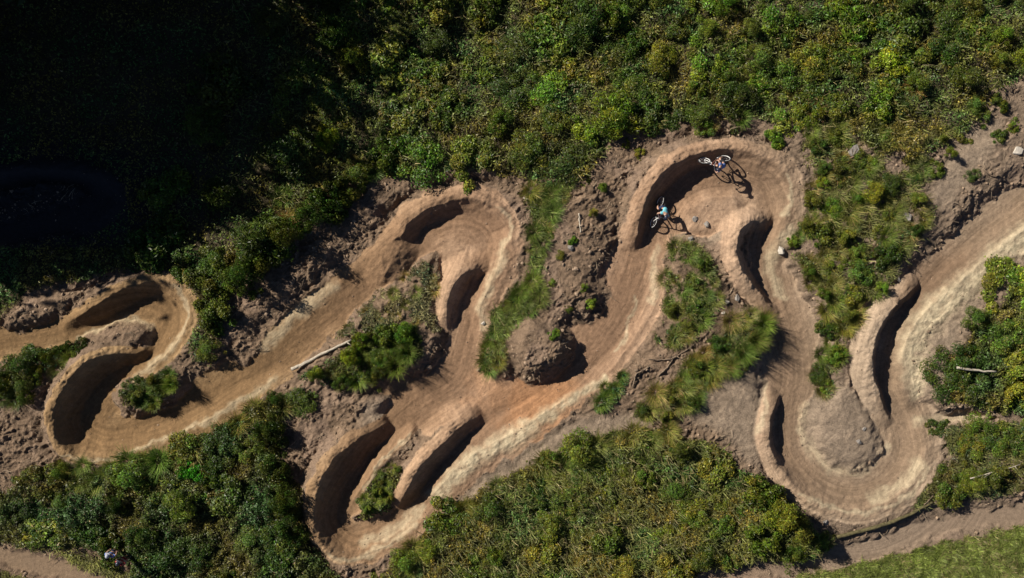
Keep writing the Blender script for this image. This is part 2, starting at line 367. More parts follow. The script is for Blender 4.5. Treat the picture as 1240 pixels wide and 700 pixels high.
# ------------------------------------------------------------------ soil colours (ochre left, red-brown middle, grey-brown right, pale strokes on ribs and rims)
def lerp(a, b, t): return a + (b - a) * t[..., None]
c_och = np.array([.265, .168, .085]); c_mid = np.array([.33, .211, .134]); c_grey = np.array([.315, .228, .155])  # the ochre is also darkened, painting in the vignette on the left
t1 = sst(250, 620, PX); t2 = sst(820, 1020, PX)
tc = lerp(lerp(c_och, c_mid, t1), c_grey, t2)
def blob(cx, cy, r, k=0.5): return sst(r, r * k * 0.5, np.hypot(PX - cx + W1 * 3, PY - cy + W2 * 3))
tc = lerp(tc, np.array([.44, .23, .115]), 0.75 * np.maximum(blob(655, 482, 75), blob(600, 470, 50) * 0.6))
tc = lerp(tc, np.array([.2, .125, .078]), 0.55 * blob(1130, 350, 90))
rel = DL / np.maximum(EL[..., 0], 1) + .35 * fbm(GX / 1.2, GY / 1.2, 3, 87)
worn = sst(.95, .25, rel); dryedge = sst(.75, 1.25, rel) * sst(90, 60, DL)
tc = lerp(tc, tc * np.array([.74, .71, .68]), worn * .85); tc = lerp(tc, tc * np.array([1.22, 1.26, 1.3]), dryedge)
pale = np.zeros(GX.shape)  # pale dry soil, with the sun on the rims painted in as pale
for pts in ([(1250,280,17),(1207,309,16),(1180,334,17),(1149,363,19),(1122,389,21),(1106,416,20),(1104,448,16),(1108,475,9)],
            [(528,600,10),(565,561,12),(594,543,13),(625,527,14),(650,510,11),(700,478,7),(734,459,5)],
            [(612,290,5),(606,316,7),(596,337,7),(588,357,7),(584,376,6),(587,396,5)], [(795,300,4),(792,340,6),(788,365,4)],
            [(94,411,3),(120,398,4),(147,391,4),(171,389,4),(184,399,4),(182,412,3)], [(165,457,4),(205,428,6),(224,400,5)],
            [(250,510,5),(290,486,6),(336,460,5)], [(975,490,6),(972,520,6),(985,548,8),(1010,568,8),(1045,566,8),(1075,540,7)],
            [(955,280,8),(940,300,10),(932,330,8),(950,360,5)], [(1050,605,6),(1090,585,7),(1110,560,8)], [(1105,508,6),(1150,506,6),(1200,503,5)],
            [(214,346,2.4),(228,364,3.0),(231,382,3.0),(224,402,3.0),(208,424,3.0),(190,440,2.4)], [(80,549,1.8),(106,556,2.4),(134,553,2.4),(161,546,2.4),(192,535,3.0),(223,523,3.0),(254,506,3.0)],
            [(600,250,2.4),(616,266,2.4),(618,285,3.0),(612,300,3.0)], [(398,666,2.4),(420,675,3.0),(448,668,3.6),(480,652,3.6),(505,632,3.6)], [(950,215,2.4),(955,238,3.0),(948,262,3.6)],
            [(965,592,2.4),(992,607,3.0),(1022,617,3.0),(1052,616,3.0),(1082,605,3.0),(1106,588,3.6),(1118,562,3.6)], [(770,360,2.4),(762,390,2.4),(745,425,2.4)],
            [(1000,380,3.0),(1002,420,3.0),(995,450,2.4)], [(890,395,0.0),(925,470,3.0),(915,520,3.6)],
            [(498,524,3),(470,550,3),(440,590,3)], [(440,655,7),(480,640,8),(510,615,7)], [(320,420,8),(360,380,10),(405,345,9)]):
    d, _, e, _ = stroke(pts, 50, FX, FY, 4)
    pale = np.maximum(pale, sst(1.4, 0.2, d / np.maximum(e[..., 0], 1)) * (1.0 if pts[0][2] > 8 else .6))
pale *= np.clip(0.9 + fbm(GX / 0.4, GY / 0.4, 4, 71) * 0.9, 0.15, 1)
tc = lerp(tc, np.array([.57, .475, .315]), pale * 0.85)
tc = tc * (1 + 0.22 * fbm(GX / 1.6, GY / 1.6, 4, 81) + 0.14 * rut * sst(80, 30, DL) + .22 * fbm(GX / .25, GY / .25, 3, 85))[..., None]
gc = lerp(np.array([.2, .138, .092]), np.array([.215, .158, .112]), t2)
gc = gc * (1 + 0.55 * fbm(GX / 0.7, GY / 0.7, 4, 91))[..., None]
gc = lerp(gc, np.array([.27, .19, .14]), sst(0, .3, fbm(GX / 2.2, GY / 2.2, 3, 95)) * 0.5)
gc = lerp(gc, np.array([.29, .222, .16]) * (1 + .35 * fbm(GX / .9, GY / .9, 4, 97))[..., None], calm * .85)
gc = lerp(gc, lerp(tc * .9, np.array([.25, .185, .135]), t1 * 0 + .6), path); gc = lerp(gc, tc * 0.95, pale)
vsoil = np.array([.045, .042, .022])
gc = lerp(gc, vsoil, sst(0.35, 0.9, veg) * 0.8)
corner_shade = np.exp(-(((PX - 60) / 160) ** 2 + ((PY - 240) / 70) ** 2))
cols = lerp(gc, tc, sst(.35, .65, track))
cols = np.clip(lerp(cols, np.array([.036, .034, .036]), sst(.02, .6, corner_shade)), .005, .8)      # shade of the upper left corner painted into the far loop's soil

# ------------------------------------------------------------------ soil materials
def new_mat(name):
    m = bpy.data.materials.new(name); m.use_nodes = True
    return m, m.node_tree.nodes, m.node_tree.links, m.node_tree.nodes['Principled BSDF']
def soil_mat(name, fine, bump, streak):
    m, N, L, bs = new_mat(name)
    at = N.new('ShaderNodeAttribute'); at.attribute_name = 'tint'
    geo = N.new('ShaderNodeNewGeometry')
    n1 = N.new('ShaderNodeTexNoise'); n1.inputs['Scale'].default_value = fine; n1.inputs['Detail'].default_value = 6; n1.inputs['Roughness'].default_value = 0.78
    L.new(geo.outputs['Position'], n1.inputs['Vector'])
    n2 = N.new('ShaderNodeTexNoise'); n2.inputs['Scale'].default_value = fine * 4.5; n2.inputs['Detail'].default_value = 3
    L.new(geo.outputs['Position'], n2.inputs['Vector'])
    hgt = N.new('ShaderNodeMath'); hgt.operation = 'MULTIPLY_ADD'; hgt.inputs[1].default_value = 0.45
    L.new(n2.outputs['Fac'], hgt.inputs[0]); L.new(n1.outputs['Fac'], hgt.inputs[2])
    height = hgt.outputs[0]
    if streak:
        a2 = N.new('ShaderNodeAttribute'); a2.attribute_name = 'ride'
        n3 = N.new('ShaderNodeTexNoise'); n3.inputs['Scale'].default_value = 1.0; n3.inputs['Detail'].default_value = 5; n3.inputs['Roughness'].default_value = 0.65
        mp = N.new('ShaderNodeMapping'); mp.inputs['Scale'].default_value = (14.0, 0.8, 1)
        L.new(a2.outputs['Vector'], mp.inputs['Vector']); L.new(mp.outputs[0], n3.inputs['Vector'])
        ad = N.new('ShaderNodeMath'); ad.operation = 'MULTIPLY_ADD'; ad.inputs[1].default_value = 0.3
        L.new(n3.outputs['Fac'], ad.inputs[0]); L.new(height, ad.inputs[2]); height = ad.outputs[0]
    mr = N.new('ShaderNodeMapRange'); mr.inputs['From Min'].default_value = 0.45; mr.inputs['From Max'].default_value = 1.0 + (0.3 if streak else 0)
    mr.inputs['To Min'].default_value = 0.45; mr.inputs['To Max'].default_value = 1.6
    L.new(height, mr.inputs['Value'])
    mx = N.new('ShaderNodeVectorMath'); mx.operation = 'SCALE'
    L.new(at.outputs['Color'], mx.inputs[0]); L.new(mr.outputs[0], mx.inputs['Scale'])
    out = mx.outputs[0]
    if streak:       # tyre lines pressed into the dirt
        n4 = N.new('ShaderNodeTexNoise'); n4.inputs['Scale'].default_value = 1.0; n4.inputs['Detail'].default_value = 4; n4.inputs['Roughness'].default_value = .6; n4.inputs['Distortion'].default_value = .1
        m4 = N.new('ShaderNodeMapping'); m4.inputs['Scale'].default_value = (5.0, 0.14, 1); L.new(a2.outputs['Vector'], m4.inputs['Vector']); L.new(m4.outputs[0], n4.inputs['Vector'])
        r4 = N.new('ShaderNodeMapRange'); r4.inputs['From Min'].default_value = .38; r4.inputs['From Max'].default_value = .6; r4.inputs['To Min'].default_value = .84; r4.inputs['To Max'].default_value = 1.08
        L.new(n4.outputs['Fac'], r4.inputs['Value'])
        m5 = N.new('ShaderNodeVectorMath'); m5.operation = 'SCALE'; L.new(out, m5.inputs[0]); L.new(r4.outputs[0], m5.inputs['Scale']); out = m5.outputs[0]
    L.new(out, bs.inputs['Base Color'])
    bs.inputs['Roughness'].default_value = 0.95
    bs.inputs['Specular IOR Level'].default_value = 0.15
    bp = N.new('ShaderNodeBump'); bp.inputs['Strength'].default_value = 1.0; bp.inputs['Distance'].default_value = bump
    L.new(height, bp.inputs['Height']); L.new(bp.outputs[0], bs.inputs['Normal'])
    return m
m_track = soil_mat('packed_dirt', 5.0, 0.045, True)
m_soil = soil_mat('loose_soil', 5.0, 0.09, False)

# one surface, cut into the ridden dirt, the footpath and the loose ground
ny, nx = GX.shape
V = np.stack([GX, GY, Z], -1).reshape(-1, 3)
gxz = np.gradient(Z, xs, axis=1); gyz = np.gradient(Z, ys, axis=0)
NRM = np.stack([-gxz, -gyz, np.ones_like(Z)], -1); NRM /= np.linalg.norm(NRM, axis=-1, keepdims=True); NRM = NRM.reshape(-1, 3)
idx = np.arange(ny * nx).reshape(ny, nx)
quads = np.stack([idx[:-1, :-1], idx[:-1, 1:], idx[1:, 1:], idx[1:, :-1]], -1).reshape(-1, 4)
def fmean(a): return 0.25 * (a[:-1, :-1] + a[1:, :-1] + a[:-1, 1:] + a[1:, 1:]).reshape(-1)
tf = fmean(track) > 0.5; pf = (fmean(path) > 0.5) & ~tf
def part_surface(name, sel, mat):
    q = quads[sel]; used, inv = np.unique(q, return_inverse=True)
    me = mesh_np(name, V[used], inv.reshape(-1, 4), True)
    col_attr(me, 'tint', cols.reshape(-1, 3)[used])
    rd = np.stack([across.ravel()[used], along.ravel()[used], np.zeros(len(used))], -1).astype(np.float32)
    a = me.attributes.new('ride', 'FLOAT_VECTOR', 'POINT'); a.data.foreach_set('vector', rd.ravel())
    me.normals_split_custom_set_from_vertices(NRM[used])
    return link_obj(name, me, None, [mat])
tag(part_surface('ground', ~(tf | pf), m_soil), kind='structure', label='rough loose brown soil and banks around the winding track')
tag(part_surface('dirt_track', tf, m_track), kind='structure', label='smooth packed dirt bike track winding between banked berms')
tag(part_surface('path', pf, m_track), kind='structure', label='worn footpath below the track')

# ------------------------------------------------------------------ plant material and plant meshes
def leaf_mat(name, rough=0.45, use_obj=True, transl=0.25):
    m, N, L, bs = new_mat(name)
    at = N.new('ShaderNodeAttribute'); at.attribute_name = 'tint'
    src = at.outputs['Color']
    if use_obj:
        oi = N.new('ShaderNodeObjectInfo')
        mx = N.new('ShaderNodeMix'); mx.data_type = 'RGBA'; mx.blend_type = 'MULTIPLY'; mx.inputs['Factor'].default_value = 1
        L.new(src, mx.inputs['A']); L.new(oi.outputs['Color'], mx.inputs['B']); src = mx.outputs['Result']
    L.new(src, bs.inputs['Base Color']); bs.inputs['Roughness'].default_value = rough
    bs.inputs['Specular IOR Level'].default_value = 0.4
    tr = N.new('ShaderNodeBsdfTranslucent'); L.new(src, tr.inputs['Color'])
    ms = N.new('ShaderNodeMixShader'); ms.inputs[0].default_value = transl
    L.new(bs.outputs[0], ms.inputs[1]); L.new(tr.outputs[0], ms.inputs[2])
    L.new(ms.outputs[0], N['Material Output'].inputs['Surface'])
    return m
m_leaf = leaf_mat('leaf'); m_leaf_s = leaf_mat('leaf_cover', use_obj=False)
m_blade = leaf_mat('grass_blade', 0.55); m_blade_s = leaf_mat('grass_cover', 0.6, use_obj=False)

def unit(a): return a / np.maximum(np.linalg.norm(a, axis=-1, keepdims=True), 1e-9)
def leaves(pos, nrm, length, width, g):
    """diamond leaves folded on the midrib: 4 corners, two triangles each"""
    n = len(pos)
    t = unit(np.cross(nrm, g.normal(size=(n, 3))))
    b = np.cross(nrm, t)
    l = length[:, None]; wd = width[:, None]
    base = pos - t * l * 0.5; tip = pos + t * l * 0.5 - nrm * l * 0.12
    a = pos + b * wd * 0.5 + nrm * wd * 0.18 - t * l * 0.08; c = pos - b * wd * 0.5 + nrm * wd * 0.18 - t * l * 0.08
    V = np.stack([base, a, tip, c], 1).reshape(-1, 3)
    k = np.arange(n)[:, None] * 4
    F = np.concatenate([k + np.array([[0, 1, 2]]), k + np.array([[0, 2, 3]])], 0)
    return V, F

def shrub_mesh(name, seed, n=1700, height=1.0, lobes=16, ll=0.16, slim=.5):
    """ragged spreading shrub: many small leaf sprays at uneven heights, a few long ones reaching out"""
    g = np.random.default_rng(seed)
    ang = g.uniform(0, 2 * np.pi, lobes); rad = np.sqrt(g.uniform(0, 1, lobes)) * 0.9 * (1 + .35 * np.sin(ang * 2 + g.uniform(0, 6)) )
    cx = np.cos(ang) * rad; cy = np.sin(ang) * rad
    cz = height * np.clip(0.75 - 0.5 * rad, .12, 1) * g.uniform(0.45, 1.2, lobes); rr = g.uniform(0.14, 0.38, lobes)
    k = g.choice(lobes, n, p=rr ** 2 / np.sum(rr ** 2))
    d = unit(g.normal(size=(n, 3))); d[:, 2] = np.abs(d[:, 2]) - 0.3; d = unit(d)
    q = g.uniform(0.3, 1.15, n) ** 0.6 + (g.random(n) < .08) * g.uniform(0, .6, n)
    pos = np.stack([cx[k], cy[k], cz[k]], 1) + d * (rr[k] * q)[:, None] * np.array([1, 1, 0.8])
    pos[:, 2] = np.maximum(pos[:, 2], 0.02)
    nr = unit(d * .8 + np.array([0, 0, 0.6]) + g.normal(size=(n, 3)) * 0.6)
    le = g.uniform(0.6, 1.5, n) * ll; V, F = leaves(pos, nr, le, le * g.uniform(0.6, 1.1, n) * slim, g)
    me = mesh_np(name, V, F)
    lb = g.uniform(0.7, 1.25, lobes)[k] * np.clip(g.lognormal(-.1, .45, n), .35, 2.4); ye = g.uniform(.65, 1.15, lobes)[k] * g.uniform(.8, 1.2, n)
    c = np.stack([.145 * lb * ye, .168 * lb, .023 * lb * g.uniform(.7, 1.3, n)], 1)
    dry = g.random(n) < 0.04; c[dry] = np.stack([.2 * lb, .17 * lb, .07 * lb], 1)[dry]
    col_attr(me, 'tint', np.repeat(c, 4, 0)); me.materials.append(m_leaf)
    return me

def blades(x, y, z, ang, length, width, droop, g):
    """arched strips: 2 segments then a tip"""
    n = len(x); dirx = np.cos(ang); diry = np.sin(ang)
    rows = []
    for f in (0, 0.4, 0.75, 1.0):
        out = length * (np.sin(f * droop)) ; up = length * f * np.cos(f * droop * 0.75)
        cxp = x + dirx * out; cyp = y + diry * out; czp = z + up
        wv = width * (1 - f ** 1.5) * 0.5
        if f < 1:
            rows += [np.stack([cxp - diry * wv, cyp + dirx * wv, czp], 1), np.stack([cxp + diry * wv, cyp - dirx * wv, czp], 1)]
        else: rows += [np.stack([cxp, cyp, czp], 1)]
    V = np.stack(rows, 1).reshape(-1, 3)
    k = np.arange(n)[:, None] * 7
    tri = [(0, 1, 3), (0, 3, 2), (2, 3, 5), (2, 5, 4), (4, 5, 6)]
    F = np.concatenate([k + np.array([t]) for t in tri], 0)
    return V, F

def tussock_mesh(name, seed, n=260):
    g = np.random.default_rng(seed)
    ang = g.uniform(0, 2 * np.pi, n); r0 = np.sqrt(g.random(n)) * 0.35
    a0 = ang + g.normal(0, 0.5, n)
    V, F = blades(np.cos(a0) * r0, np.sin(a0) * r0, np.zeros(n), ang, g.uniform(0.25, 0.95, n), g.uniform(0.012, 0.03, n), g.uniform(0.35, 1.35, n), g)
    me = mesh_np(name, V, F)
    b = g.uniform(0.6, 1.4, n); dry = g.random(n) < 0.2
    c = np.stack([.16 * b, .19 * b, .042 * b], 1); c[dry] = np.stack([.34 * b, .28 * b, .13 * b], 1)[dry]
    col_attr(me, 'tint', np.repeat(c, 7, 0)); me.materials.append(m_blade)
    return me

SHRUBS = [shrub_mesh('shrub_leaves', 100 + i, 3800, [0.9, 1.1, 1.0, 1.25, .8, 1.0, 1.15, .95][i], 13 + i, [.11, .09, .13, .11, .14, .1, .12, .085][i], [.5, .4, .55, .3, .45, .5, .28, .5][i]) for i in range(8)]
TUSS = [tussock_mesh('tussock_blades', 200 + i, 420 + 40 * i) for i in range(5)]

def inpoly(poly, x, y):
    ins = np.zeros(len(x), bool); L = np.array(poly, float)
    for i in range(len(L)):
        a = L[i]; b = L[(i + 1) % len(L)]
        if a[1] != b[1]:
            ins ^= ((a[1] > y) != (b[1] > y)) & (x < (b[0] - a[0]) * (y - a[1]) / (b[1] - a[1]) + a[0])
    return ins
def scatter(poly, n, dmin, seed, box=(-45, 1285, -40, 740)):
    g = np.random.default_rng(seed); L = np.array(poly, float); out = []
    lo = np.maximum(L.min(0), [box[0], box[2]]); hi = np.minimum(L.max(0), [box[1], box[3]])
    c = g.uniform(lo, hi, size=(n * 60, 2)); c = c[np.abs((c[:, 0] - 354) * .437 + (c[:, 1] - 447) * .9 - 0) / 1.0 > np.where((c[:, 0] > 335) & (c[:, 0] < 440), 15, -1)]; c = c[inpoly(poly, c[:, 0], c[:, 1])]
    for p in c:
        if len(out) >= n: break
        x, y = P(*p)
        if float(fat(track, x, y)) > 0.25 or float(fat(veg, x, y)) < .12 and box[0] == -45 and dmin < 16 or float(fat(path, x, y)) > 0.3: continue
        if all((p[0] - q[0]) ** 2 + (p[1] - q[1]) ** 2 > dmin * dmin for q in out): out.append((p[0], p[1]))
    return out

def put(name, me, px, py, size, hz, colour, label, cat, group=None, g=random):
    lean = 0.45 * hz
    x, y = P(px, py, 0.3 + lean)
    o = bpy.data.objects.new(name, me); C.objects.link(o)
    o.location = (x, y, float(zat(x, y)) - 0.05)
    o.rotation_euler = (0, 0, g.uniform(0, 6.283)); o.scale = (size, size, hz)
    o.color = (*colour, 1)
    return tag(o, label, cat, group)

# zone, how many, spacing, size range, height range, tints, label, group
def tinted(base, k=0.25):
    b = random.uniform(1 - k, 1 + k); return (base[0] * b * random.uniform(.85, 1.2), base[1] * b, base[2] * b * random.uniform(.8, 1.2))
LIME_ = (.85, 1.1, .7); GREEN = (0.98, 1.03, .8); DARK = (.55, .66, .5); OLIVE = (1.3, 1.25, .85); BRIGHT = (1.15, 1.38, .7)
def zone(key, n, dmin, sizes, hts, tints, label, group, seed, poly=None, name='shrub'):
    for p in scatter(poly or VEG[key], n, dmin, seed):
        s = random.uniform(*sizes)
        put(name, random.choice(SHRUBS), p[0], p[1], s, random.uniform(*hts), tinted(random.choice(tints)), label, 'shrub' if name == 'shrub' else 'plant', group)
T = VEG['top']
zone('top', 66, 28, (.6, 1.4), (.6, 1.3), [GREEN, OLIVE, BRIGHT, DARK], 'leafy sunlit shrub in the broad thicket above the upper right loop', 'shrubs of the upper right thicket', 1, [(740,-40),(1280,-40),(1280,85),(1180,110),(1130,130),(1000,140),(880,138),(760,140)])
zone('top', 40, 36, (.8, 1.7), (.7, 1.6), [GREEN, DARK, GREEN, OLIVE, BRIGHT], 'leafy shrub in the thicket above the middle loop', 'shrubs of the upper middle thicket', 2, [(400,-40),(740,-40),(750,150),(715,200),(620,205),(480,205),(420,215),(390,200)])
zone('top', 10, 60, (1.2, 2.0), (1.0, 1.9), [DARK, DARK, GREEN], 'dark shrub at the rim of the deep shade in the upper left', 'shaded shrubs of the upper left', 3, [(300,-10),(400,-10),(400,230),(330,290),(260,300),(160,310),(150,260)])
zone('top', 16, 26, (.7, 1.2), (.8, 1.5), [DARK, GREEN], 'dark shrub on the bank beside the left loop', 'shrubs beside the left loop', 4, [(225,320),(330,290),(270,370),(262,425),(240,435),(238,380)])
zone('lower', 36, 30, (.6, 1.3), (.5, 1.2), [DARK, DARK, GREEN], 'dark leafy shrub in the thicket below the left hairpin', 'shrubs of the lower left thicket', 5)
zone('bottom', 40, 32, (.6, 1.3), (.5, 1.2), [GREEN, DARK, OLIVE, OLIVE], 'leafy shrub in the thicket below the middle straight', 'shrubs of the lower middle thicket', 6)
zone('right', 12, 30, (.8, 1.4), (.7, 1.2), [GREEN, OLIVE, DARK], 'leafy shrub beside the pale lip at the right edge', 'shrubs at the right edge', 7)
zone('corner', 11, 26, (.6, 1.1), (.5, 1.0), [GREEN, OLIVE, DARK], 'low shrub on the bank above the log and footpath', 'shrubs above the footpath', 8)
def tuft_zone(key, n, dmin, sizes, label, group, seed, tints, poly=None):
    for p in scatter(poly or VEG[key], n, dmin, seed):
        s = random.uniform(*sizes)
        put('grass_tussock', random.choice(TUSS), p[0], p[1], s, s * random.uniform(.7, 1.1), tinted(random.choice(tints)), label, 'grass tussock', group)
YEL = (1.15, 1.1, .8); LIME = (.85, 1.15, .7); STRAW = (1.7, 1.35, 1.3)
tuft_zone('slope', 60, 13, (.45, .95), 'arching grass tussock on the slope between the right loops', 'tussocks on the right slope', 11, [YEL, LIME, YEL, STRAW])
tuft_zone('strip', 40, 10, (.45, .85), 'bright grass tussock in the strip right of the middle loop', 'tussocks of the middle strip', 12, [LIME, YEL])
tuft_zone('tongue', 24, 11, (.4, .85), 'grass tussock on the island inside the upper right loop', 'tussocks of the upper island', 13, [LIME, YEL])
tuft_zone('spit', 38, 11, (.5, 1.05), 'spiky grass tussock on the long island left of the right lane', 'tussocks of the long island', 14, [LIME, YEL, STRAW])
tuft_zone('clump', 16, 13, (.45, .8), 'dark grass tussock in the clump beside the bleached log', 'tussocks beside the bleached log', 15, [LIME, GREEN])
tuft_zone('knoll', 12, 12, (.3, .6), 'sparse dry tussock on the knoll inside the middle loop', 'tussocks of the middle knoll', 16, [YEL, STRAW])
zone('pad', 6, 13, (.35, .55), (.5, .9), [GREEN, OLIVE, DARK], 'leafy plant on the small mound inside the left hairpin', 'leafy plants of the left mound', 36, name='leafy_plant')
zone('bank', 10, 14, (.45, .75), (.7, 1.2), [DARK, GREEN], 'dark shrub at the left edge below the incoming track', 'shrubs at the left edge', 37)
zone('rib', 5, 12, (.25, .45), (.4, .7), [GREEN, BRIGHT], 'leafy plant on the thin island of the double hairpin', 'leafy plants of the double hairpin', 38, name='leafy_plant')
tuft_zone('pad', 8, 10, (.4, .7), 'grass tussock on the small mound inside the left hairpin', 'tussocks of the left mound', 17, [LIME, GREEN])
tuft_zone('rib', 7, 11, (.35, .6), 'grass tussock on the thin island of the double hairpin', 'tussocks of the double hairpin', 18, [LIME, BRIGHT])
tuft_zone('bank', 12, 13, (.45, .8), 'dark grass tussock at the left edge below the incoming track', 'tussocks at the left edge', 19, [LIME, DARK])
tuft_zone('nub', 5, 10, (.5, .8), 'small tussock on the roots beside the middle straight', 'tussocks on the roots', 20, [LIME])
tuft_zone('top', 24, 24, (.5, .95), 'pale grass tussock at the lower fringe of the upper thicket', 'tussocks fringing the upper thicket', 21, [YEL, STRAW, LIME], [(330,190),(420,190),(560,180),(690,150),(760,110),(900,120),(1130,100),(1180,120),(1140,170),(1060,170),(900,150),(750,158),(700,210),(560,206),(420,218),(340,280),(290,250)])
tuft_zone('lower', 26, 18, (.7, 1.1), 'grass tussock along the upper edge of the lower left thicket', 'tussocks edging the lower left thicket', 22, [YEL, LIME], [(70,560),(165,552),(240,520),(290,490),(372,480),(350,500),(300,515),(240,545),(170,572),(90,590)])
tuft_zone('bottom', 24, 20, (.7, 1.1), 'grass tussock along the upper edge of the lower middle thicket', 'tussocks edging the lower middle thicket', 23, [YEL, LIME], [(490,670),(525,632),(587,590),(681,548),(753,520),(811,520),(830,540),(700,570),(600,605),(540,645),(500,690)])
zone('slope', 34, 19, (.35, .8), (.4, 1.0), [DARK, GREEN, OLIVE, BRIGHT], 'small leafy plant among the grass on the slope between the right loops', 'leafy plants on the right slope', 31, name='leafy_plant')
zone('clump', 9, 22, (.5, .8), (.8, 1.3), [GREEN, BRIGHT, DARK], 'leafy shrub in the clump beside the bleached log', 'shrubs beside the bleached log', 32)
zone('spit', 8, 24, (.4, .7), (.5, 1.0), [GREEN, DARK], 'small leafy plant on the long island left of the right lane', 'leafy plants of the long island', 33, name='leafy_plant')
zone('tongue', 5, 24, (.4, .6), (.5, .8), [DARK, GREEN], 'small leafy plant on the island inside the upper right loop', 'leafy plants of the upper island', 34, name='leafy_plant')
zone('rough', 14, 18, (.18, .4), (.2, .5), [GREEN, BRIGHT, OLIVE], 'tiny plant on the rough bank left of the upper right loop', 'tiny plants of the rough bank', 35, [(660,260),(700,190),(740,175),(800,150),(830,158),(780,190),(750,225),(745,290),(733,350),(700,385),(670,370)], name='leafy_plant')
for (px, py, s, h) in ((292,335,1.1,2.3),(318,308,1.1,2.4),(345,285,1.1,2.3),(372,262,1.0,2.2),(398,242,1.0,2.0),(425,226,.9,1.6)):
    put('shrub', random.choice(SHRUBS), px, py, s, h, tinted(DARK), 'tall dark shrub shading the rough bank above the left straight', 'shrub', 'tall shrubs above the left straight')
for (px, py, s, h) in ((925,595,1.0,1.9),(945,620,1.1,2.2),(965,640,1.0,2.0),(930,650,1.0,2.0)):
    put('shrub', random.choice(SHRUBS), px, py, s, h, tinted(GREEN), 'tall shrub at the right end of the lower middle thicket', 'shrub', 'tall shrubs by the lower right hairpin')
for (px, py, s, h) in ((322,525,1.0,1.8),(335,560,1.0,2.0),(345,600,1.0,2.1),(350,640,1.0,2.0)):
    put('shrub', random.choice(SHRUBS), px, py, s, h, tinted(DARK), 'tall dark shrub at the right end of the lower left thicket', 'shrub', 'tall shrubs by the double hairpin')
for (px, py, s, h) in ((917,412,.8,1.9),(926,392,.8,1.8),(902,428,.8,1.7),(885,445,.8,1.5)):
    put('grass_tussock', random.choice(TUSS), px, py, s, h, tinted(LIME_), 'tall upright tussock leaning its shadow over the right lane', 'grass tussock', 'tall tussocks by the right lane')
for (px, py, s, h) in ((492,428,.8,1.7),(478,445,.8,1.6),(207,466,.6,1.4)):
    put('grass_tussock', random.choice(TUSS), px, py, s, h, tinted(LIME_), 'tall upright tussock ' + ('on the small mound inside the left hairpin' if px < 300 else 'at the shaded right side of the clump by the log'), 'grass tussock', 'tall tussock of the left mound' if px < 300 else 'tall tussocks by the log')
for (px, py) in ((1168,163),(1150,186),(1132,204),(1190,142),(1216,128),(1228,152),(1205,120),(1180,128),(1140,168)):
    put('leafy_plant', random.choice(SHRUBS), px, py, random.uniform(.3, .6), random.uniform(.4, .8), tinted(GREEN), 'small leafy plant at the top of the bare bank near the right edge', 'plant', 'leafy plants on the bare upper right bank')
put('shrub', SHRUBS[4], 230, 567, .75, 1.0, (.7, 2.0, .6), 'small vivid green shrub standing out in the dark lower left thicket', 'shrub')
for px, py, s, lb in ((25,443,1.0,'dark rounded shrub at the left edge beneath the incoming track'),(1015,430,.55,'small green shrub on the tip of the slope between the right loops'),
                      (1000,466,.5,'small green shrub at the top of the grey mound in the lower right hairpin'),(855,155,.6,'low bright shrub just outside the top of the upper right loop'),
                      (940,165,.55,'low bright shrub outside the upper right loop beside the dead roots'),(668,405,.35,'tiny green shrub growing on the round soil mound'),
                      (1175,213,.45,'tiny dark shrub on the bare bank above the far right straight'),(1210,165,.45,'tiny dark shrub beside the pale rock at the right edge')):
    put('shrub', SHRUBS[int(px) % 8], px, py, s, s * 1.1, BRIGHT if 'bright' in lb or 'green' in lb else DARK, lb, 'shrub')

# ground cover nobody could count: leaves and grass over the ground
def cover_points(key, n, g, box=(-60, 1300, -50, 750)):
    L = np.array(VEG[key], float); lo = np.maximum(L.min(0) - 6, [box[0], box[2]]); hi = np.minimum(L.max(0) + 6, [box[1], box[3]])
    p = g.uniform(lo, hi, size=(n, 2)); x = (p[:, 0] - 620) * S; y = (350 - p[:, 1]) * S
    k = (fat(veg, x, y) > g.uniform(0.15, .9, n)) & (fat(vd[key], x, y) > -8)
    return x[k], y[k], p[k]
def canopy(x, y): return np.clip(0.3 + 1.0 * fbm(x / 2.1 + .5 * noise(x, y, 122), y / 1.6, 3, 120) + .35 * noise(x / .55, y / .55, 130), 0.03, 1.3)
VV, FF, CC = [], [], []; off = 0
g = np.random.default_rng(55)
COVER = [('top', 340000, 1.0, (.15, .172, .036)), ('bottom', 140000, .9, (.155, .168, .032)), ('lower', 130000, .9, (.1, .12, .027)), ('right', 30000, .8, (.14, .15, .033)),
         ('corner', 26000, .5, (.09, .105, .03)), ('slope', 30000, .35, (.13, .145, .035)), ('strip', 12000, .35, (.1, .135, .03)), ('tongue', 8000, .35, (.1, .13, .03)),
         ('spit', 12000, .4, (.09, .12, .03)), ('clump', 12000, .5, (.08, .115, .03)), ('knoll', 5000, .2, (.13, .125, .05)), ('pad', 4000, .35, (.09, .12, .03)),
         ('rib', 4500, .35, (.09, .13, .03)), ('bank', 6000, .4, (.055, .08, .025)), ('nub', 2500, .3, (.08, .12, .03))]
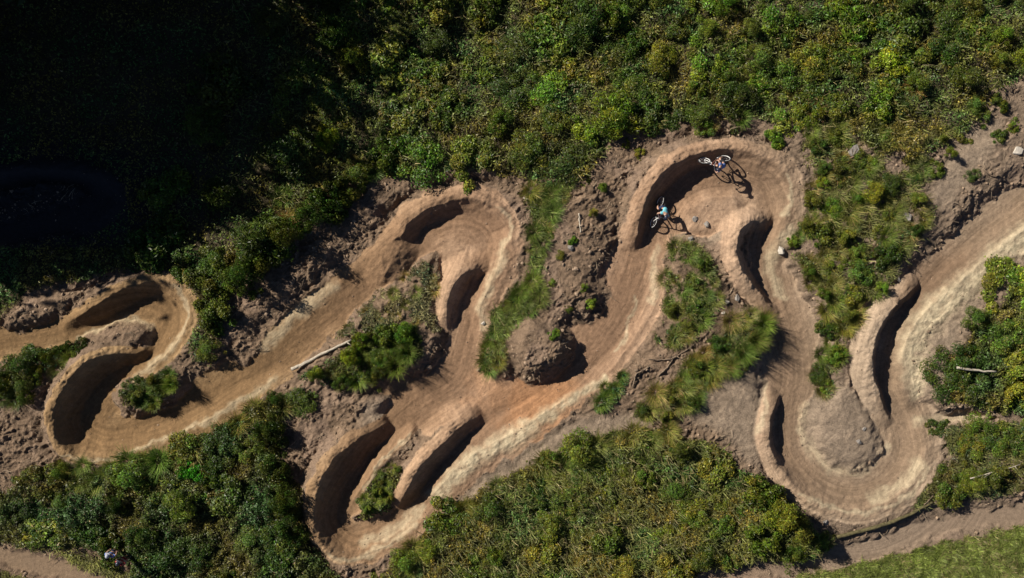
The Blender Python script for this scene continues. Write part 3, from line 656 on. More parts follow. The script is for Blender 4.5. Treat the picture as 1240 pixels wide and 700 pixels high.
for key, n, hk, colr in COVER:
    x, y, p = cover_points(key, n, g)
    if key == 'top':
        dark = (p[:, 0] < 330) & (p[:, 1] < 300); k = ~dark | (g.random(len(x)) < .4); x, y, p = x[k], y[k], p[k]
    n = len(x); z = zat(x, y)
    h = canopy(x, y) * hk * sst(-.0, .5, fat(veg, x, y))
    pos = np.stack([x, y, z + h * g.uniform(.35, 1.0, n)], 1)
    e = .15; gxn = (canopy(x + e, y) - canopy(x - e, y)) / (2 * e) * hk; gyn = (canopy(x, y + e) - canopy(x, y - e)) / (2 * e) * hk
    nr = unit(unit(np.stack([-gxn, -gyn, np.ones(n)], 1)) + g.normal(size=(n, 3)) * .5)
    le = g.uniform(.08, .2, n); Vv, Ff = leaves(pos, nr, le, le * g.uniform(.35, .6, n), g)
    hue = fbm(x / 2.4, y / 2.4, 3, 140) * 1.6; br = np.clip(1 + .5 * fbm(x / 1.1, y / 1.1, 3, 150), .45, 1.7) * np.clip(g.lognormal(-.05, .5, n), .35, 2.6)
    c = np.array(colr)[None] * br[:, None]; c[:, 0] *= np.clip(1 + hue, .6, 1.4); c[:, 2] *= np.clip(1 - hue * .3, .7, 1.3)
    dry = g.random(n) < np.clip(.04 + .35 * (fbm(x / 3, y / 3, 3, 160) - .15), .02, .4); c[dry] = np.array([.2, .15, .07]) * br[dry][:, None]
    VV.append(Vv); FF.append(Ff + off); CC.append(np.repeat(c, 4, 0)); off += len(Vv)
me = mesh_np('undergrowth', np.concatenate(VV), np.concatenate(FF)); col_attr(me, 'tint', np.concatenate(CC))
tag(link_obj('undergrowth', me, None, [m_leaf_s]), 'low tangled green undergrowth covering the ground between the shrubs', 'undergrowth', kind='stuff')

VV, FF, CC = [], [], []; off = 0
GRASS = [('lawn', 170000, .27, (.2, .245, .05)), ('verge', 20000, .22, (.21, .215, .05)), ('foot', 12000, .22, (.2, .21, .05)), ('slope', 30000, .34, (.2, .205, .06)), ('strip', 18000, .32, (.18, .22, .05)),
         ('tongue', 9000, .32, (.17, .2, .05)), ('spit', 11000, .32, (.18, .2, .055)), ('knoll', 8000, .22, (.23, .21, .09)), ('corner', 18000, .3, (.19, .2, .055)), ('top', 30000, .36, (.17, .185, .05)), ('bottom', 28000, .4, (.17, .18, .05))]
for key, n, ln, colr in GRASS:
    x, y, p = cover_points(key, n, g)
    if key == 'top': k = (p[:, 0] > 280); x, y, p = x[k], y[k], p[k]
    n = len(x)
    br = np.clip(1 + .9 * fbm(x / 1.0, y / .8, 4, 170) + .7 * fbm(x / 3.2, y / 1.6, 2, 174), .3, 2.0) * np.clip(g.lognormal(0, .4, n), .4, 2.2)
    tall = np.clip(1 + 1.6 * fbm(x / .5, y / .5, 3, 172), .35, 2.0)
    up = zat(x, y) + (canopy(x, y) * .6 if key in ('top', 'bottom') else 0)
    Vv, Ff = blades(x, y, up, g.uniform(0, 6.283, n), g.uniform(.6, 1.3, n) * ln * tall, g.uniform(.016, .036, n), g.uniform(.7, 1.7, n), g)
    c = np.array(colr)[None] * br[:, None]; dry = g.random(n) < np.clip(.12 + .6 * fbm(x / 2, y / 2, 3, 180), .03, .6); c[dry] = np.array([.3, .24, .11]) * br[dry][:, None]
    VV.append(Vv); FF.append(Ff + off); CC.append(np.repeat(c, 7, 0)); off += len(Vv)
me = mesh_np('grass', np.concatenate(VV), np.concatenate(FF)); col_attr(me, 'tint', np.concatenate(CC))
tag(link_obj('grass', me, None, [m_blade_s]), 'long and short grass growing over the verges and islands', 'grass', kind='stuff')

# ------------------------------------------------------------------ clods and twigs lying on the loose ground
def simple_mat(name, col, rough=.7, var=.25, scale=12, bump=0.0, metal=0.0, spec=.3):
    m, N, L, bs = new_mat(name)
    n1 = N.new('ShaderNodeTexNoise'); n1.inputs['Scale'].default_value = scale; n1.inputs['Detail'].default_value = 5
    tcn = N.new('ShaderNodeTexCoord'); L.new(tcn.outputs['Object'], n1.inputs['Vector'])
    mr = N.new('ShaderNodeMapRange'); mr.inputs['To Min'].default_value = 1 - var; mr.inputs['To Max'].default_value = 1 + var
    mr.inputs['From Min'].default_value = .3; mr.inputs['From Max'].default_value = .7
    L.new(n1.outputs['Fac'], mr.inputs['Value'])
    rgb = N.new('ShaderNodeRGB'); rgb.outputs[0].default_value = (*col, 1)
    mx = N.new('ShaderNodeVectorMath'); mx.operation = 'SCALE'; L.new(rgb.outputs[0], mx.inputs[0]); L.new(mr.outputs[0], mx.inputs['Scale'])
    L.new(mx.outputs[0], bs.inputs['Base Color']); bs.inputs['Roughness'].default_value = rough; bs.inputs['Metallic'].default_value = metal
    bs.inputs['Specular IOR Level'].default_value = spec
    if bump:
        bp = N.new('ShaderNodeBump'); bp.inputs['Distance'].default_value = bump; L.new(n1.outputs['Fac'], bp.inputs['Height']); L.new(bp.outputs[0], bs.inputs['Normal'])
    return m
m_attr, N_, L_, b_ = new_mat('tinted_soil'); a_ = N_.new('ShaderNodeAttribute'); a_.attribute_name = 'tint'
L_.new(a_.outputs['Color'], b_.inputs['Base Color']); b_.inputs['Roughness'].default_value = .95; b_.inputs['Specular IOR Level'].default_value = .15

roughness = rough * (1 - 0.8 * veg) * (1 - .7 * calm)
def loose_points(n, g, thr=.5):
    x = g.uniform(-30.5, 30.5, n); y = g.uniform(-18, 18, n)
    k = (fat(roughness, x, y) > g.uniform(.3, 1, n)) & (fbm(x / 1.2, y / 1.2, 3, 200) > -.12)
    return x[k], y[k]
bm = bmesh.new(); bmesh.ops.create_icosphere(bm, subdivisions=1, radius=1)
IV = np.array([v.co[:] for v in bm.verts]); IF = np.array([[v.index for v in f.verts] for f in bm.faces]); bm.free()
x, y = loose_points(30000, g); n = len(x)
sz = .02 + .09 * g.random(n) ** 4
ex, ey = g.uniform(-30.5, 30.5, 60000), g.uniform(-18, 18, 60000); tk = fat(track, ex, ey)
k = ((tk > .05) & (tk < .97) & (g.random(60000) < .5)) | ((tk >= .97) & (g.random(60000) < .05)); ex, ey = ex[k], ey[k]
x = np.concatenate([x, ex]); y = np.concatenate([y, ey]); sz = np.concatenate([sz, .012 + .04 * g.random(len(ex)) ** 3]); n = len(x)
rot = g.uniform(0, 6.283, n); cs, sn = np.cos(rot)[:, None], np.sin(rot)[:, None]
sc = g.uniform(.6, 1.4, (n, 3)) * sz[:, None]
base = IV[None] * (1 + g.normal(0, .18, (n, len(IV), 1))) * sc[:, None, :]
vx = base[..., 0] * cs - base[..., 1] * sn + x[:, None]; vy = base[..., 0] * sn + base[..., 1] * cs + y[:, None]; vz = base[..., 2] * .8 + (zat(x, y) + sz * .25)[:, None]
Vc = np.stack([vx, vy, vz], -1).reshape(-1, 3); Fc = (IF[None] + (np.arange(n) * len(IV))[:, None, None]).reshape(-1, 3)
me = mesh_np('rubble', Vc, Fc); cc = np.array([.25, .18, .125])[None] * g.uniform(.55, 1.5, (n, 1)); col_attr(me, 'tint', np.repeat(cc, len(IV), 0))
tag(link_obj('rubble', me, None, [m_attr]), 'loose clods and small stones strewn over the rough soil', 'rubble', kind='stuff')

def sticks(x, y, ln, rad, g, lift=.03):
    n = len(x); a = g.uniform(0, 6.283, n); tilt = g.normal(0, .25, n)
    d = np.stack([np.cos(a) * np.cos(tilt), np.sin(a) * np.cos(tilt), np.sin(tilt)], 1); s = unit(np.cross(d, [0, 0, 1.0])); u = np.cross(s, d)
    c = np.stack([x, y, zat(x, y) + lift], 1); bend = g.normal(0, .12, n)
    rows = []
    for f, r in ((-.5, 1), (0, .8), (.5, .35)):
        pc = c + d * (ln * f)[:, None] + s * (ln * bend * (1 - 4 * f * f))[:, None]
        for k in range(3):
            q = 2.094 * k
            rows.append(pc + (s * math.cos(q) + u * math.sin(q)) * (rad * r)[:, None])
    V = np.stack(rows, 1).reshape(-1, 3); k0 = np.arange(n)[:, None] * 9; F = []
    for r in (0, 3):
        for k in range(3):
            a_, b2 = r + k, r + (k + 1) % 3; F.append(k0 + np.array([[a_, b2, b2 + 3]])); F.append(k0 + np.array([[a_, b2 + 3, a_ + 3]]))
    return V, np.concatenate(F, 0)
x, y = loose_points(17000, g); n = len(x)
Vs, Fs = sticks(x, y, .12 + .75 * g.random(n) ** 2.2, g.uniform(.007, .02, n), g)
me = mesh_np('litter', Vs, Fs); b = g.uniform(.5, 1.5, (n, 1)); col_attr(me, 'tint', np.repeat(np.array([.26, .2, .14])[None] * b, 9, 0))
tag(link_obj('litter', me, None, [m_attr]), 'dry twigs and root litter scattered over the rough soil', 'litter', kind='stuff')

# ------------------------------------------------------------------ logs, branches, roots, rocks
m_bleach = simple_mat('bleached_wood', (.4, .35, .28), .8, .3, 9, .02)
m_bark = simple_mat('dead_wood', (.2, .145, .1), .9, .35, 14, .03)
m_moss = simple_mat('mossy_bark', (.1, .085, .04), .95, .5, 7, .04)
m_rock = simple_mat('grey_stone', (.26, .235, .21), .9, .35, 6, .05)
m_prock = simple_mat('pale_stone', (.5, .45, .38), .9, .25, 6, .04)
def tube_bm(bm, pts, rads, seg=8):
    rings = []
    for i, p in enumerate(pts):
        p = Vector(p); d = (Vector(pts[min(i + 1, len(pts) - 1)]) - Vector(pts[max(i - 1, 0)])).normalized()
        s = d.cross(Vector((0, 0, 1))); s = s.normalized() if s.length > 1e-3 else Vector((1, 0, 0)); u = s.cross(d)
        rings.append([bm.verts.new(p + (s * math.cos(2 * math.pi * k / seg) + u * math.sin(2 * math.pi * k / seg)) * rads[i]) for k in range(seg)])
    for a, b in zip(rings, rings[1:]):
        for k in range(seg): bm.faces.new((a[k], a[(k + 1) % seg], b[(k + 1) % seg], b[k]))
    bm.faces.new(rings[0][::-1]); bm.faces.new(rings[-1])
def finish(name, bm, mat, parent=None, smooth=True):
    me = bpy.data.meshes.new(name); bmesh.ops.recalc_face_normals(bm, faces=bm.faces); bm.to_mesh(me); bm.free()
    for p in me.polygons: p.use_smooth = smooth
    return link_obj(name, me, parent, [mat])
def wood(name, pxs_, r0, r1, mat, label, cat, lift=.0, twigs=0, seed=0):
    rd = random.Random(seed); L = smooth_line(pxs_, 5); pts = []; n = len(L)
    for i, (px, py) in enumerate(L):
        p = seen(px, py); p.z += r0 * .7 + lift; pts.append(p + Vector((rd.gauss(0, .015), rd.gauss(0, .015), 0)))
    zz = [p.z for p in pts]
    for i, p in enumerate(pts):
        p.z = max(zz[i], sum(zz) / n * .6 + zz[i] * .4)
    bm = bmesh.new(); tube_bm(bm, pts, [(r0 + (r1 - r0) * i / (n - 1)) * rd.uniform(.88, 1.12) for i in range(n)])
    for k in range(twigs):
        i = rd.randrange(1, n - 1); a = rd.uniform(0, 6.28); l = rd.uniform(.25, .7)
        q = [pts[i] + Vector((math.cos(a) * l * t, math.sin(a) * l * t, .25 * l * t)) for t in (0, .5, 1)]
        tube_bm(bm, q, [r1 * .8, r1 * .5, r1 * .25], 5)
    return tag(finish(name, bm, mat), label, cat)
wood('log', [(354,447),(375,437),(400,424),(426,412)], .11, .06, m_bleach, 'long bleached log lying along the edge of the left straight', 'log', .05, 2, 1)
wood('log', [(1152,444),(1175,447),(1200,449)], .08, .05, m_bleach, 'short white log in the shrubs at the right edge', 'log', .5, 0, 2)
wood('log', [(1012,650),(1040,643),(1075,633),(1105,620),(1128,608)], .12, .08, m_moss, 'dark mossy log edging the bank above the footpath', 'log', .0, 1, 3)
wood('branch', [(1171,578),(1198,570),(1231,561)], .035, .02, m_bleach, 'long thin pale branch lying over low shrubs near the right edge', 'branch', .35, 2, 4)
wood('branch', [(1118,610),(1128,600),(1138,588)], .03, .015, m_bark, 'thin branch rising from the end of the mossy log', 'branch', .1, 0, 5)
wood('branch', [(701,258),(702,270),(703,281)], .05, .035, m_bleach, 'short grey stick standing on the rough bank left of the upper loop', 'branch', .03, 0, 6)
wood('branch', [(634,240),(643,243),(651,249)], .045, .03, m_bleach, 'short pale stick above the grass strip beside the middle loop', 'branch', .1, 0, 7)
wood('root', [(838,419),(826,427),(815,434),(810,442),(797,455)], .03, .045, m_bark, 'forked root on the bank beside the long grass island', 'root', .05, 3, 8)
wood('root', [(786,444),(777,449),(770,454),(766,469)], .05, .04, m_bark, 'bent brown root on the bank beside the middle straight', 'root', .05, 2, 9)
wood('root', [(820,432),(800,436),(785,434)], .04, .03, m_bark, 'dark root crossing the hollow beside the forked root', 'root', .05, 2, 10)
wood('root', [(880,160),(890,155),(902,157)], .06, .04, m_bark, 'dead root stump above the top of the upper right loop', 'root', .1, 4, 11)
wood('branch', [(378,246),(384,238),(391,231)], .02, .01, m_bark, 'thin twig on the dark bank above the left straight', 'branch', .2, 0, 12)
wood('branch', [(312,286),(320,292),(330,297)], .03, .02, m_bleach, 'pale stick in the shaded shrubs above the left straight', 'branch', .5, 0, 13)
wood('branch', [(1193,334),(1204,337),(1212,339)], .03, .02, m_bleach, 'small pale stick on the grey soil by the far right lip', 'branch', .03, 0, 14)
wood('branch', [(1028,192),(1045,183),(1062,178)], .05, .03, m_bark, 'grey dead branch on the slope above the right loop', 'branch', .15, 4, 15)
wood('branch', [(1190,205),(1200,213),(1212,212)], .04, .03, m_bark, 'brown branch on the bare bank above the far right straight', 'branch', .05, 1, 16)
def rock(px, py, r, mat, label, seed, flat=.6):
    rd = np.random.default_rng(seed); bm = bmesh.new(); bmesh.ops.create_icosphere(bm, subdivisions=4, radius=1)
    off = rd.normal(size=(14, 3)); off /= np.linalg.norm(off, axis=1, keepdims=True); cut = rd.uniform(.45, .9, 14)
    for v in bm.verts:
        c = np.array(v.co)
        for o, k in zip(off, cut):
            d = c @ o
            if d > k: c = c - o * (d - k)
        v.co = Vector(c * (r, r * rd_ratio, r * flat))
    o = finish('rock', bm, mat, None, False); p = seen(px, py); o.location = (p.x, p.y, p.z + r * flat * .1); o.rotation_euler = (0, 0, seed * 1.3)
    return tag(o, label, 'rock')
for i, (px, py, r, mat, lb) in enumerate((
 (876,379,.2,m_prock,'pale round rock between the two grass islands'), (945,304,.32,m_prock,'pale pointed rock on the outer edge of the right lane'),
 (1232,183,.34,m_prock,'pale rock on the bare bank at the right edge'), (892,361,.3,m_rock,'grey slab of rock beside the inner berm of the upper loop'),
 (880,366,.22,m_rock,'smaller grey rock lying left of the grey slab'), (842,265,.22,m_rock,'grey rock inside the upper loop just right of the lower rider'),
 (855,272,.26,m_rock,'flat grey rock on the upper island below the riders'), (836,290,.2,m_rock,'grey rock at the top of the grassy island in the upper loop'),
 (1034,184,.5,m_rock,'large ridged rock in the grass on the slope above the right loops'), (1040,535,.2,m_rock,'dark rock on the grey mound in the lower right hairpin'),
 (1046,520,.16,m_rock,'small dark rock on the upper side of the grey mound'), (690,300,.24,m_rock,'brown rock on the rough bank left of the upper loop'),
 (1000,633,.22,m_rock,'grey rock at the left end of the mossy log'), (1088,338,.22,m_rock,'grey rock on the slope above the far right berm'),
 (1100,262,.34,m_rock,'round grey rock on the slope left of the far right straight'), (585,392,.16,m_prock,'pale stone at the foot of the middle loop descent'))):
    rd_ratio = .6 + .35 * ((i * 37) % 10) / 10
    rock(px, py, r, mat, lb, 300 + i)

# ------------------------------------------------------------------ tall trees beyond the upper left edge; they shade that corner
def tree_parts(seed, h, cr, n):
    g = np.random.default_rng(seed); lob = 22
    a = g.uniform(0, 6.283, lob); hh = g.uniform(.25, 1.0, lob); rr = cr * np.sin(np.clip(hh * 2.6, .4, 2.9)) * g.uniform(.3, .75, lob)
    c = np.stack([np.cos(a) * rr, np.sin(a) * rr, h * hh], 1); lr = cr * g.uniform(.35, .55, lob)
    c[:, 2] = np.minimum(c[:, 2], h - lr * .7)
    k = g.integers(0, lob, n); d = unit(g.normal(size=(n, 3)))
    pos = c[k] + d * (lr[k] * g.uniform(.4, 1.05, n))[:, None]
    nr = unit(d + g.normal(size=(n, 3)) * .6); le = g.uniform(.35, .8, n)
    V, F = leaves(pos, nr, le, le * .6, g); me = mesh_np('crown', V, F)
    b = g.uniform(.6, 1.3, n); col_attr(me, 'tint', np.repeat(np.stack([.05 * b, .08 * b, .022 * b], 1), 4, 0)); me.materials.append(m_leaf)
    bm = bmesh.new(); tube_bm(bm, [(0, 0, -.5), (.1, 0, h * .3), (.05, .1, h * .6), (0, 0, h * .92)], [h * .035, h * .027, h * .017, h * .004], 10)
    for i in range(9):
        q = Vector(c[i]); s = Vector((.05, .05, max(q.z * .65, h * .18))); tube_bm(bm, [s, (s + q) / 2 + Vector((0, 0, .2)), q], [h * .01, h * .007, h * .003], 6)
    mt = bpy.data.meshes.new('trunk'); bm.to_mesh(mt); bm.free(); mt.materials.append(m_bark)
    return me, mt
TREES = [tree_parts(400 + i, 10.0, 3.6, 5200) for i in range(3)] + [tree_parts(410 + i, 10.0, 3.8, 300 + 170 * i) for i in range(3)]  # last three crowns thinned out to fade the edge of the cast shade
def tree(x, y, h, i, v=None):
    r = bpy.data.objects.new('tree', None); C.objects.link(r); r.location = (x, y, float(zat(x, y)) - .1); s = h / 10.0
    r.scale = (s, s, s); r.rotation_euler = (0, 0, i * 1.7)
    if v is None: tag(r, 'tall dense dark tree beyond the shaded upper left corner', 'tree', 'tall trees beyond the upper left')
    else: tag(r, 'added unseen thinly leaved tree fading the edge of the upper left shade', 'tree', 'added unseen thin trees beyond the upper left')
    for me, nm in zip(TREES[i % 3 if v is None else v], ('crown', 'trunk')):
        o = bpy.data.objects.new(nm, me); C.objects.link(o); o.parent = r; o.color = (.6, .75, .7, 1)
tips = [(330,70,13,None),(300,120,17,None),(265,165,20,None),(220,205,20,None),(175,235,19,None),(120,262,17,None),(60,280,14,None),(5,285,11.5,None),
        (290,0,9,None),(230,70,16,None),(160,120,20,None),(90,170,16,None),(30,220,12,None),(190,-10,10,None),(100,20,14,None),(40,80,14,None),(0,150,11,None),(70,-60,12,None),(-10,30,12,None),
        (430,5,8.5,5),(400,55,13,5),(365,105,17,5),(325,160,20,4),(270,215,20,5),(215,255,19,4),(150,285,17,4),(80,305,14,4),
        (520,5,9,4),(480,60,13,3),(440,125,17,3),(385,190,20,3),(470,10,9,4),(440,70,14,4)]
tips = [(px - (28 if v is None and px > 150 else 12), py, L_n, v) for px, py, L_n, v in tips]
for i, (px, py, L_n, v) in enumerate(tips):
    x, y = P(px, py); tree(x - SH[0] * L_n, y - SH[1] * L_n, L_n * math.tan(R(SUN_EL)) * 1.05 + .8, i, v)

# ------------------------------------------------------------------ bicycles and people
m_black = simple_mat('black_rubber', (.02, .02, .022), .8, .2)
m_white = simple_mat('white_metal', (.75, .74, .72), .35, .06, spec=.5)
m_silver = simple_mat('bare_metal', (.55, .55, .56), .35, .1, metal=.8)
m_orange = simple_mat('orange_frame', (.45, .09, .03), .35, .08, spec=.5)
m_dframe = simple_mat('dark_frame', (.06, .03, .035), .35, .08, spec=.5)
m_skin = simple_mat('skin', (.5, .3, .21), .55, .1)
m_blue = simple_mat('blue_cloth', (.14, .23, .52), .85, .2)
m_teal = simple_mat('teal_cloth', (.16, .5, .58), .85, .2)
m_red = simple_mat('red_cloth', (.3, .02, .03), .85, .2)
m_navy = simple_mat('navy_cloth', (.02, .028, .07), .85, .2)
m_dark = simple_mat('black_cloth', (.02, .02, .024), .85, .2)
m_helm = simple_mat('white_helmet', (.72, .72, .74), .35, .05, spec=.5)
m_gcap = simple_mat('grey_cloth', (.38, .4, .46), .85, .1)
m_bhelm = simple_mat('dark_helmet', (.03, .035, .06), .35, .05, spec=.5)

def ring_bm(bm, c, Rr, r, seg=36, ps=8, wide=1.0):
    rows = []
    for i in range(seg):
        a = 2 * math.pi * i / seg; rows.append([])
        for k in range(ps):
            q = 2 * math.pi * k / ps
            rr = Rr + r * math.cos(q); rows[-1].append(bm.verts.new((c[0] + rr * math.cos(a), c[1] + r * wide * math.sin(q), c[2] + rr * math.sin(a))))
    for i in range(seg):
        for k in range(ps): bm.faces.new((rows[i][k], rows[(i + 1) % seg][k], rows[(i + 1) % seg][(k + 1) % ps], rows[i][(k + 1) % ps]))
def bicycle(label, mframe, mrim, mat4):
    root = bpy.data.objects.new('mountain_bike', None); C.objects.link(root); root.matrix_world = mat4
    tag(root, label, 'bicycle', 'mountain bikes on the upper loop')
    rear, front, bb = Vector((-.45, 0, .36)), Vector((.75, 0, .36)), Vector((-.02, 0, .34)); head, headt, seat = Vector((.5, 0, .78)), Vector((.46, 0, .9)), Vector((-.2, 0, .78))
    bm = bmesh.new()
    for a, b, r in ((bb, head, .03), (seat, headt, .024), (bb, seat, .024), (head, headt, .03)): tube_bm(bm, [a, (a + b) / 2, b], [r] * 3, 8)
    for s in (.06, -.06):
        tube_bm(bm, [rear + Vector((0, s, 0)), bb + Vector((0, s * .5, 0))], [.014, .016], 6); tube_bm(bm, [rear + Vector((0, s, 0)), seat + Vector((0, s * .3, -.1))], [.013, .015], 6)
    finish('frame', bm, mframe, root)
    bm = bmesh.new()
    for s in (.065, -.065): tube_bm(bm, [front + Vector((0, s, 0)), head + Vector((0, s, -.02))], [.018, .022], 8)
    tube_bm(bm, [head + Vector((0, -.075, -.02)), head + Vector((0, .075, -.02))], [.022, .022], 8); finish('fork', bm, m_white, root)
    bm = bmesh.new(); hb = Vector((.42, 0, 1.0)); tube_bm(bm, [headt, hb], [.02, .02], 8)
    tube_bm(bm, [hb + Vector((-.06, -.38, .02)), hb + Vector((0, -.12, .0)), hb + Vector((0, .12, 0)), hb + Vector((-.06, .38, .02))], [.013] * 4, 8); hbo = finish('handlebar', bm, m_silver, root)
    for s in (-1, 1):
        bm = bmesh.new(); tube_bm(bm, [hb + Vector((-.04, s * .27, .015)), hb + Vector((-.061, s * .39, .021))], [.018, .018], 8); finish('grip', bm, m_black, hbo)
    bm = bmesh.new(); tube_bm(bm, [seat, Vector((-.25, 0, .92))], [.015, .015], 8); finish('seat_post', bm, m_black, root)
    bm = bmesh.new(); bmesh.ops.create_uvsphere(bm, u_segments=12, v_segments=8, radius=1)
    for v in bm.verts:
        k = (v.co.x + 1) / 2; v.co = Vector((-.25 + v.co.x * .14, v.co.y * (.075 - .05 * k), .935 + v.co.z * .03))
    finish('saddle', bm, m_black, root)
    for cc in (rear, front):
        wl = bpy.data.objects.new('wheel', None); C.objects.link(wl); wl.parent = root
        bm = bmesh.new(); ring_bm(bm, cc, .335, .03, 40, 8); finish('tyre', bm, m_black, wl)
        bm = bmesh.new(); ring_bm(bm, cc, .30, .016, 40, 8, 1.4); finish('rim', bm, mrim, wl)
        bm = bmesh.new(); tube_bm(bm, [cc + Vector((0, -.05, 0)), cc + Vector((0, .05, 0))], [.025, .025], 8)
        for i in range(16):
            a = i * math.pi / 8; s = .03 if i % 2 else -.03
            tube_bm(bm, [cc + Vector((0, s, 0)), cc + Vector((.29 * math.cos(a), 0, .29 * math.sin(a)))], [.003, .003], 4)
        finish('spokes', bm, m_silver, wl)
    bm = bmesh.new(); ring_bm(bm, bb + Vector((0, .05, 0)), .08, .012, 20, 6)
    for s in (1, -1):
        e = bb + Vector((.17 * s, .09 * s, 0)); tube_bm(bm, [bb + Vector((0, .09 * s, 0)), e], [.014, .012], 6); tube_bm(bm, [bb + Vector((0, .05, 0)), bb + Vector((0, .09 * s, 0))], [.015, .015], 6)
    ck = finish('crankset', bm, m_silver, root)
    for s in (1, -1):
        e = bb + Vector((.17 * s, .15 * s, 0)); bm = bmesh.new(); bmesh.ops.create_cube(bm, size=1)
        for v in bm.verts: v.co = e + Vector((v.co.x * .1, v.co.y * .1, v.co.z * .02))
        finish('pedal', bm, m_black, ck, False)
    return root

def skin(name, chains, root_first=True, sub=1):
    """joined skin of branching chains: {joint: (co, radius)}, edges"""
    J, E = chains; names = list(J); me = bpy.data.meshes.new(name)
    me.from_pydata([J[k][0] for k in names], [(names.index(a), names.index(b)) for a, b in E], [])
    o = bpy.data.objects.new(name, me); C.objects.link(o)
    md = o.modifiers.new('Skin', 'SKIN'); md.use_smooth_shade = True; md.branch_smoothing = .6
    for v, k in zip(me.skin_vertices[0].data, names):
        r = J[k][1]; v.radius = (r, r) if not isinstance(r, tuple) else r; v.use_root = False
    me.skin_vertices[0].data[0].use_root = True
    sb = o.modifiers.new('Sub', 'SUBSURF'); sb.levels = sub; sb.render_levels = sub
    dg = bpy.context.evaluated_depsgraph_get(); m2 = bpy.data.meshes.new_from_object(o.evaluated_get(dg))
    bpy.data.objects.remove(o); bpy.data.meshes.remove(me)
    for p in m2.polygons: p.use_smooth = True
    return m2

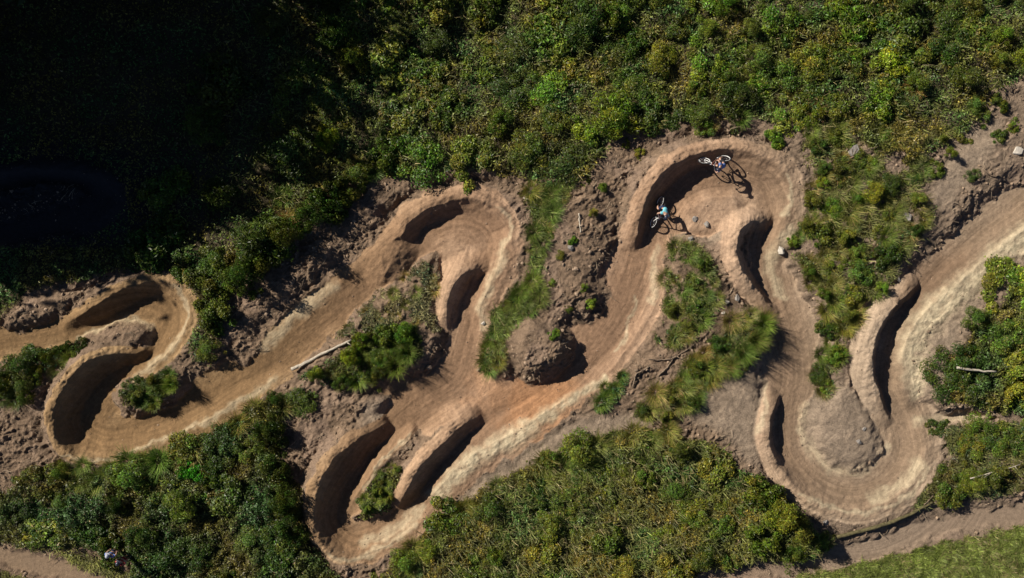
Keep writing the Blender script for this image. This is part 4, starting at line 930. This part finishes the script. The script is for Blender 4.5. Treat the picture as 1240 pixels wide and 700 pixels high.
def person(label, pose, mat4, top, bottom, headgear, shoes, group, long_sleeve=False):
    """pose: joint -> (x,y,z); y is the figure's left"""
    J = {k: Vector(v) for k, v in pose.items()}
    rad_ = dict(pelvis=(.13, .11), waist=(.12, .1), chest=(.15, .115), neck=.055, head0=.07, head1=.09, head2=.06)
    j = {}; E = []
    def add(k, co, r, to=None):
        j[k] = (tuple(co), r)
        if to: E.append((to, k))
    add('pelvis', J['pelvis'], (.14, .11)); add('waist', (J['pelvis'] + J['chest']) / 2, (.125, .1), 'pelvis'); add('chest', J['chest'], (.155, .115), 'waist')
    add('neck', J['neck'], .055, 'chest'); hd = (J['head'] - J['neck'])
    add('skull', J['neck'] + hd * .55, .088, 'neck'); add('crown', J['head'], .075, 'skull')
    fwd = J['face'].normalized()
    for s, n in ((1, 'l'), (-1, 'r')):
        add('sh' + n, J['shoulder_' + n], .066, 'chest'); add('el' + n, J['elbow_' + n], .047, 'sh' + n); add('wr' + n, J['hand_' + n] + (J['elbow_' + n] - J['hand_' + n]).normalized() * .08, .028, 'el' + n)
        add('pm' + n, J['hand_' + n], (.035, .02), 'wr' + n)
        add('hp' + n, J['pelvis'] + (J['knee_' + n] - J['pelvis']) * .18 + Vector((0, s * .06, 0)), .105, 'pelvis'); add('kn' + n, J['knee_' + n], .062, 'hp' + n)
        add('cf' + n, J['knee_' + n] * .65 + J['foot_' + n] * .35 + Vector((-.02, 0, 0)), .052, 'kn' + n); add('an' + n, J['foot_' + n] + Vector((-.06, 0, .07)), .036, 'cf' + n); add('to' + n, J['foot_' + n] + Vector((.12, 0, .02)), .03, 'an' + n)
    body = skin('person', (j, E))
    bm = bmesh.new(); bm.from_mesh(body)
    # fingers and thumb curled round what the hand holds, ears, nose
    for s, n in ((1, 'l'), (-1, 'r')):
        h = J['hand_' + n]; ax = (J['hand_' + n] - J['elbow_' + n]).normalized(); sd = Vector((0, s, 0)); dn = ax.cross(sd).normalized() * -s
        if dn.z > 0: dn = -dn
        for q, ln in ((-.028, .85), (-.009, 1.0), (.010, .95), (.028, .75)):
            b = h + sd * q + ax * .03; tube_bm(bm, [b, b + ax * .035 * ln + dn * .012, b + ax * .04 * ln + dn * .042, b + ax * .015 * ln + dn * .055], [.010, .009, .008, .006], 6)
        b = h - sd * .035; tube_bm(bm, [b, b + ax * .03 - sd * .015 + dn * .015, b + ax * .05 + dn * .04], [.012, .010, .007], 6)
    c = J['neck'] + hd * .6; side = fwd.cross(hd).normalized()
    tube_bm(bm, [c + fwd * .085 + hd.normalized() * .02, c + fwd * .118 - hd.normalized() * .015, c + fwd * .09 - hd.normalized() * .022], [.008, .016, .012], 6)
    for s in (1, -1): tube_bm(bm, [c + side * s * .085, c + side * s * .1 + hd.normalized() * .025], [.018, .012], 6)
    bm.to_mesh(body); bm.free()
    o = link_obj('person', body, None, [m_skin]); o.matrix_world = mat4; tag(o, label, 'person', group)
    def cloth(nm, keys, edges, grow, mat):
        jj = {k: (j[k][0], tuple(v + grow for v in j[k][1]) if isinstance(j[k][1], tuple) else j[k][1] + grow) for k in keys}
        return link_obj(nm, skin(nm, (jj, edges)), o, [mat])
    mid = {}
    for n in 'lr':
        t = 1.0 if long_sleeve else .6
        j['sl' + n] = (tuple(J['shoulder_' + n].lerp(J['elbow_' + n], t)), .05); j['sk' + n] = (tuple(Vector(j['hp' + n][0]).lerp(J['knee_' + n], .85)), .066)
    up = .35
    j['hem'] = (tuple(J['pelvis'].lerp(Vector(j['waist'][0]), .25)), (.14, .11))
    cloth('jersey', ['chest', 'waist', 'hem', 'shl', 'sll', 'shr', 'slr'], [('chest', 'waist'), ('waist', 'hem'), ('chest', 'shl'), ('shl', 'sll'), ('chest', 'shr'), ('shr', 'slr')], .036, top)
    cloth('shorts', ['pelvis', 'hem', 'hpl', 'skl', 'hpr', 'skr'], [('pelvis', 'hem'), ('pelvis', 'hpl'), ('hpl', 'skl'), ('pelvis', 'hpr'), ('hpr', 'skr')], .026, bottom)
    for n in 'lr':
        f = J['foot_' + n]; bm = bmesh.new(); tube_bm(bm, [f + Vector((-.1, 0, .03)), f + Vector((-.04, 0, .045)), f + Vector((.06, 0, .03)), f + Vector((.15, 0, .02)), f + Vector((.175, 0, .015))], [.032, .045, .045, .04, .02], 10)
        finish('shoe', bm, shoes, o)
    # headgear: a shell over the skull with a peak in front
    up_ = hd.normalized(); M = Matrix((fwd, side * -1, up_)).transposed()
    bm = bmesh.new(); bmesh.ops.create_uvsphere(bm, u_segments=20, v_segments=14, radius=1)
    bmesh.ops.delete(bm, geom=[v for v in bm.verts if v.co.z < -.25], context='VERTS')
    for v in bm.verts: v.co = c + up_ * .025 + M @ Vector((v.co.x * .135, v.co.y * .112, v.co.z * .12))
    rows = []
    for u in range(7):
        a = (u / 6 - .5) * 1.7
        rows.append([bm.verts.new(c + M @ Vector((r * math.cos(a), r * .9 * math.sin(a), z))) for r, z in ((.13, .05), (.2, .045), (.2, .037), (.13, .04))])
    for a, b in zip(rows, rows[1:]):
        for k in range(4): bm.faces.new((a[k], a[(k + 1) % 4], b[(k + 1) % 4], b[k]))
    bm.faces.new(rows[0]); bm.faces.new(rows[-1][::-1])
    finish(headgear[0], bm, headgear[1], o)
    return o

RIDE = dict(pelvis=(-.22, 0, 1.02), chest=(.16, 0, 1.24), neck=(.27, 0, 1.34), head=(.38, 0, 1.5), face=(1, 0, -.15),
            shoulder_l=(.2, .19, 1.25), shoulder_r=(.2, -.19, 1.25), elbow_l=(.3, .4, 1.13), elbow_r=(.3, -.4, 1.13), hand_l=(.36, .34, 1.035), hand_r=(.36, -.34, 1.035),
            knee_l=(.2, .19, .72), knee_r=(.02, -.2, .68), foot_l=(.13, .15, .36), foot_r=(-.22, -.15, .36))
STAND = dict(pelvis=(0, 0, .95), chest=(.01, 0, 1.32), neck=(.02, 0, 1.5), head=(.04, 0, 1.68), face=(1, 0, 0),
             shoulder_l=(0, .19, 1.4), shoulder_r=(0, -.19, 1.4), elbow_l=(-.02, .27, 1.12), elbow_r=(.0, -.27, 1.12), hand_l=(.14, .2, .95), hand_r=(.14, -.2, .95),
             knee_l=(.03, .1, .52), knee_r=(.02, -.1, .52), foot_l=(0, .11, .02), foot_r=(0, -.11, .02))
def ride_matrix(front_px, rear_px, lean):
    a = seen(*front_px); b = seen(*rear_px); f = (a - b).normalized(); l = Vector((0, 0, 1)).cross(f).normalized(); u = f.cross(l)
    l2 = l * math.cos(lean) - u * math.sin(lean); u2 = u * math.cos(lean) + l * math.sin(lean)
    o = b.lerp(a, .375) ; M = Matrix((f, l2, u2)).transposed().to_4x4(); M.translation = o + u2 * .0
    return M
m_orange = simple_mat('brown_frame', (.16, .05, .03), .4, .1, spec=.5)
M1 = ride_matrix((849, 191), (875, 188), R(38)); M2 = ride_matrix((787, 270), (796, 243), R(24))
bicycle('mountain bike with white rims leaning hard against the top of the upper loop', m_orange, m_white, M1)
person('rider in blue jersey and dark shorts leaning into the top of the upper loop', RIDE, M1, m_blue, m_dark, ('helmet', m_bhelm), m_dark, 'riders on the upper loop')
bicycle('mountain bike with pale wheels heading down the left side of the upper loop', m_dframe, m_white, M2)
person('rider in teal jersey and navy shorts riding down out of the upper loop', RIDE, M2, m_teal, m_navy, ('helmet', m_bhelm), m_dark, 'riders on the upper loop')
def stand(px, py, face):
    p = seen(px, py); M = Matrix.Rotation(face, 4, 'Z'); M.translation = p; return M
person('person in blue shirt and pale grey cap standing beside the lower left thicket', STAND, stand(145, 664, R(70)), m_blue, m_navy, ('cap', m_gcap), m_dark, 'people watching from the footpath')
person('person in dark red shirt standing beside the lower left thicket', STAND, stand(157, 673, R(60)), m_red, m_red, ('cap', m_bhelm), m_white, 'people watching from the footpath')
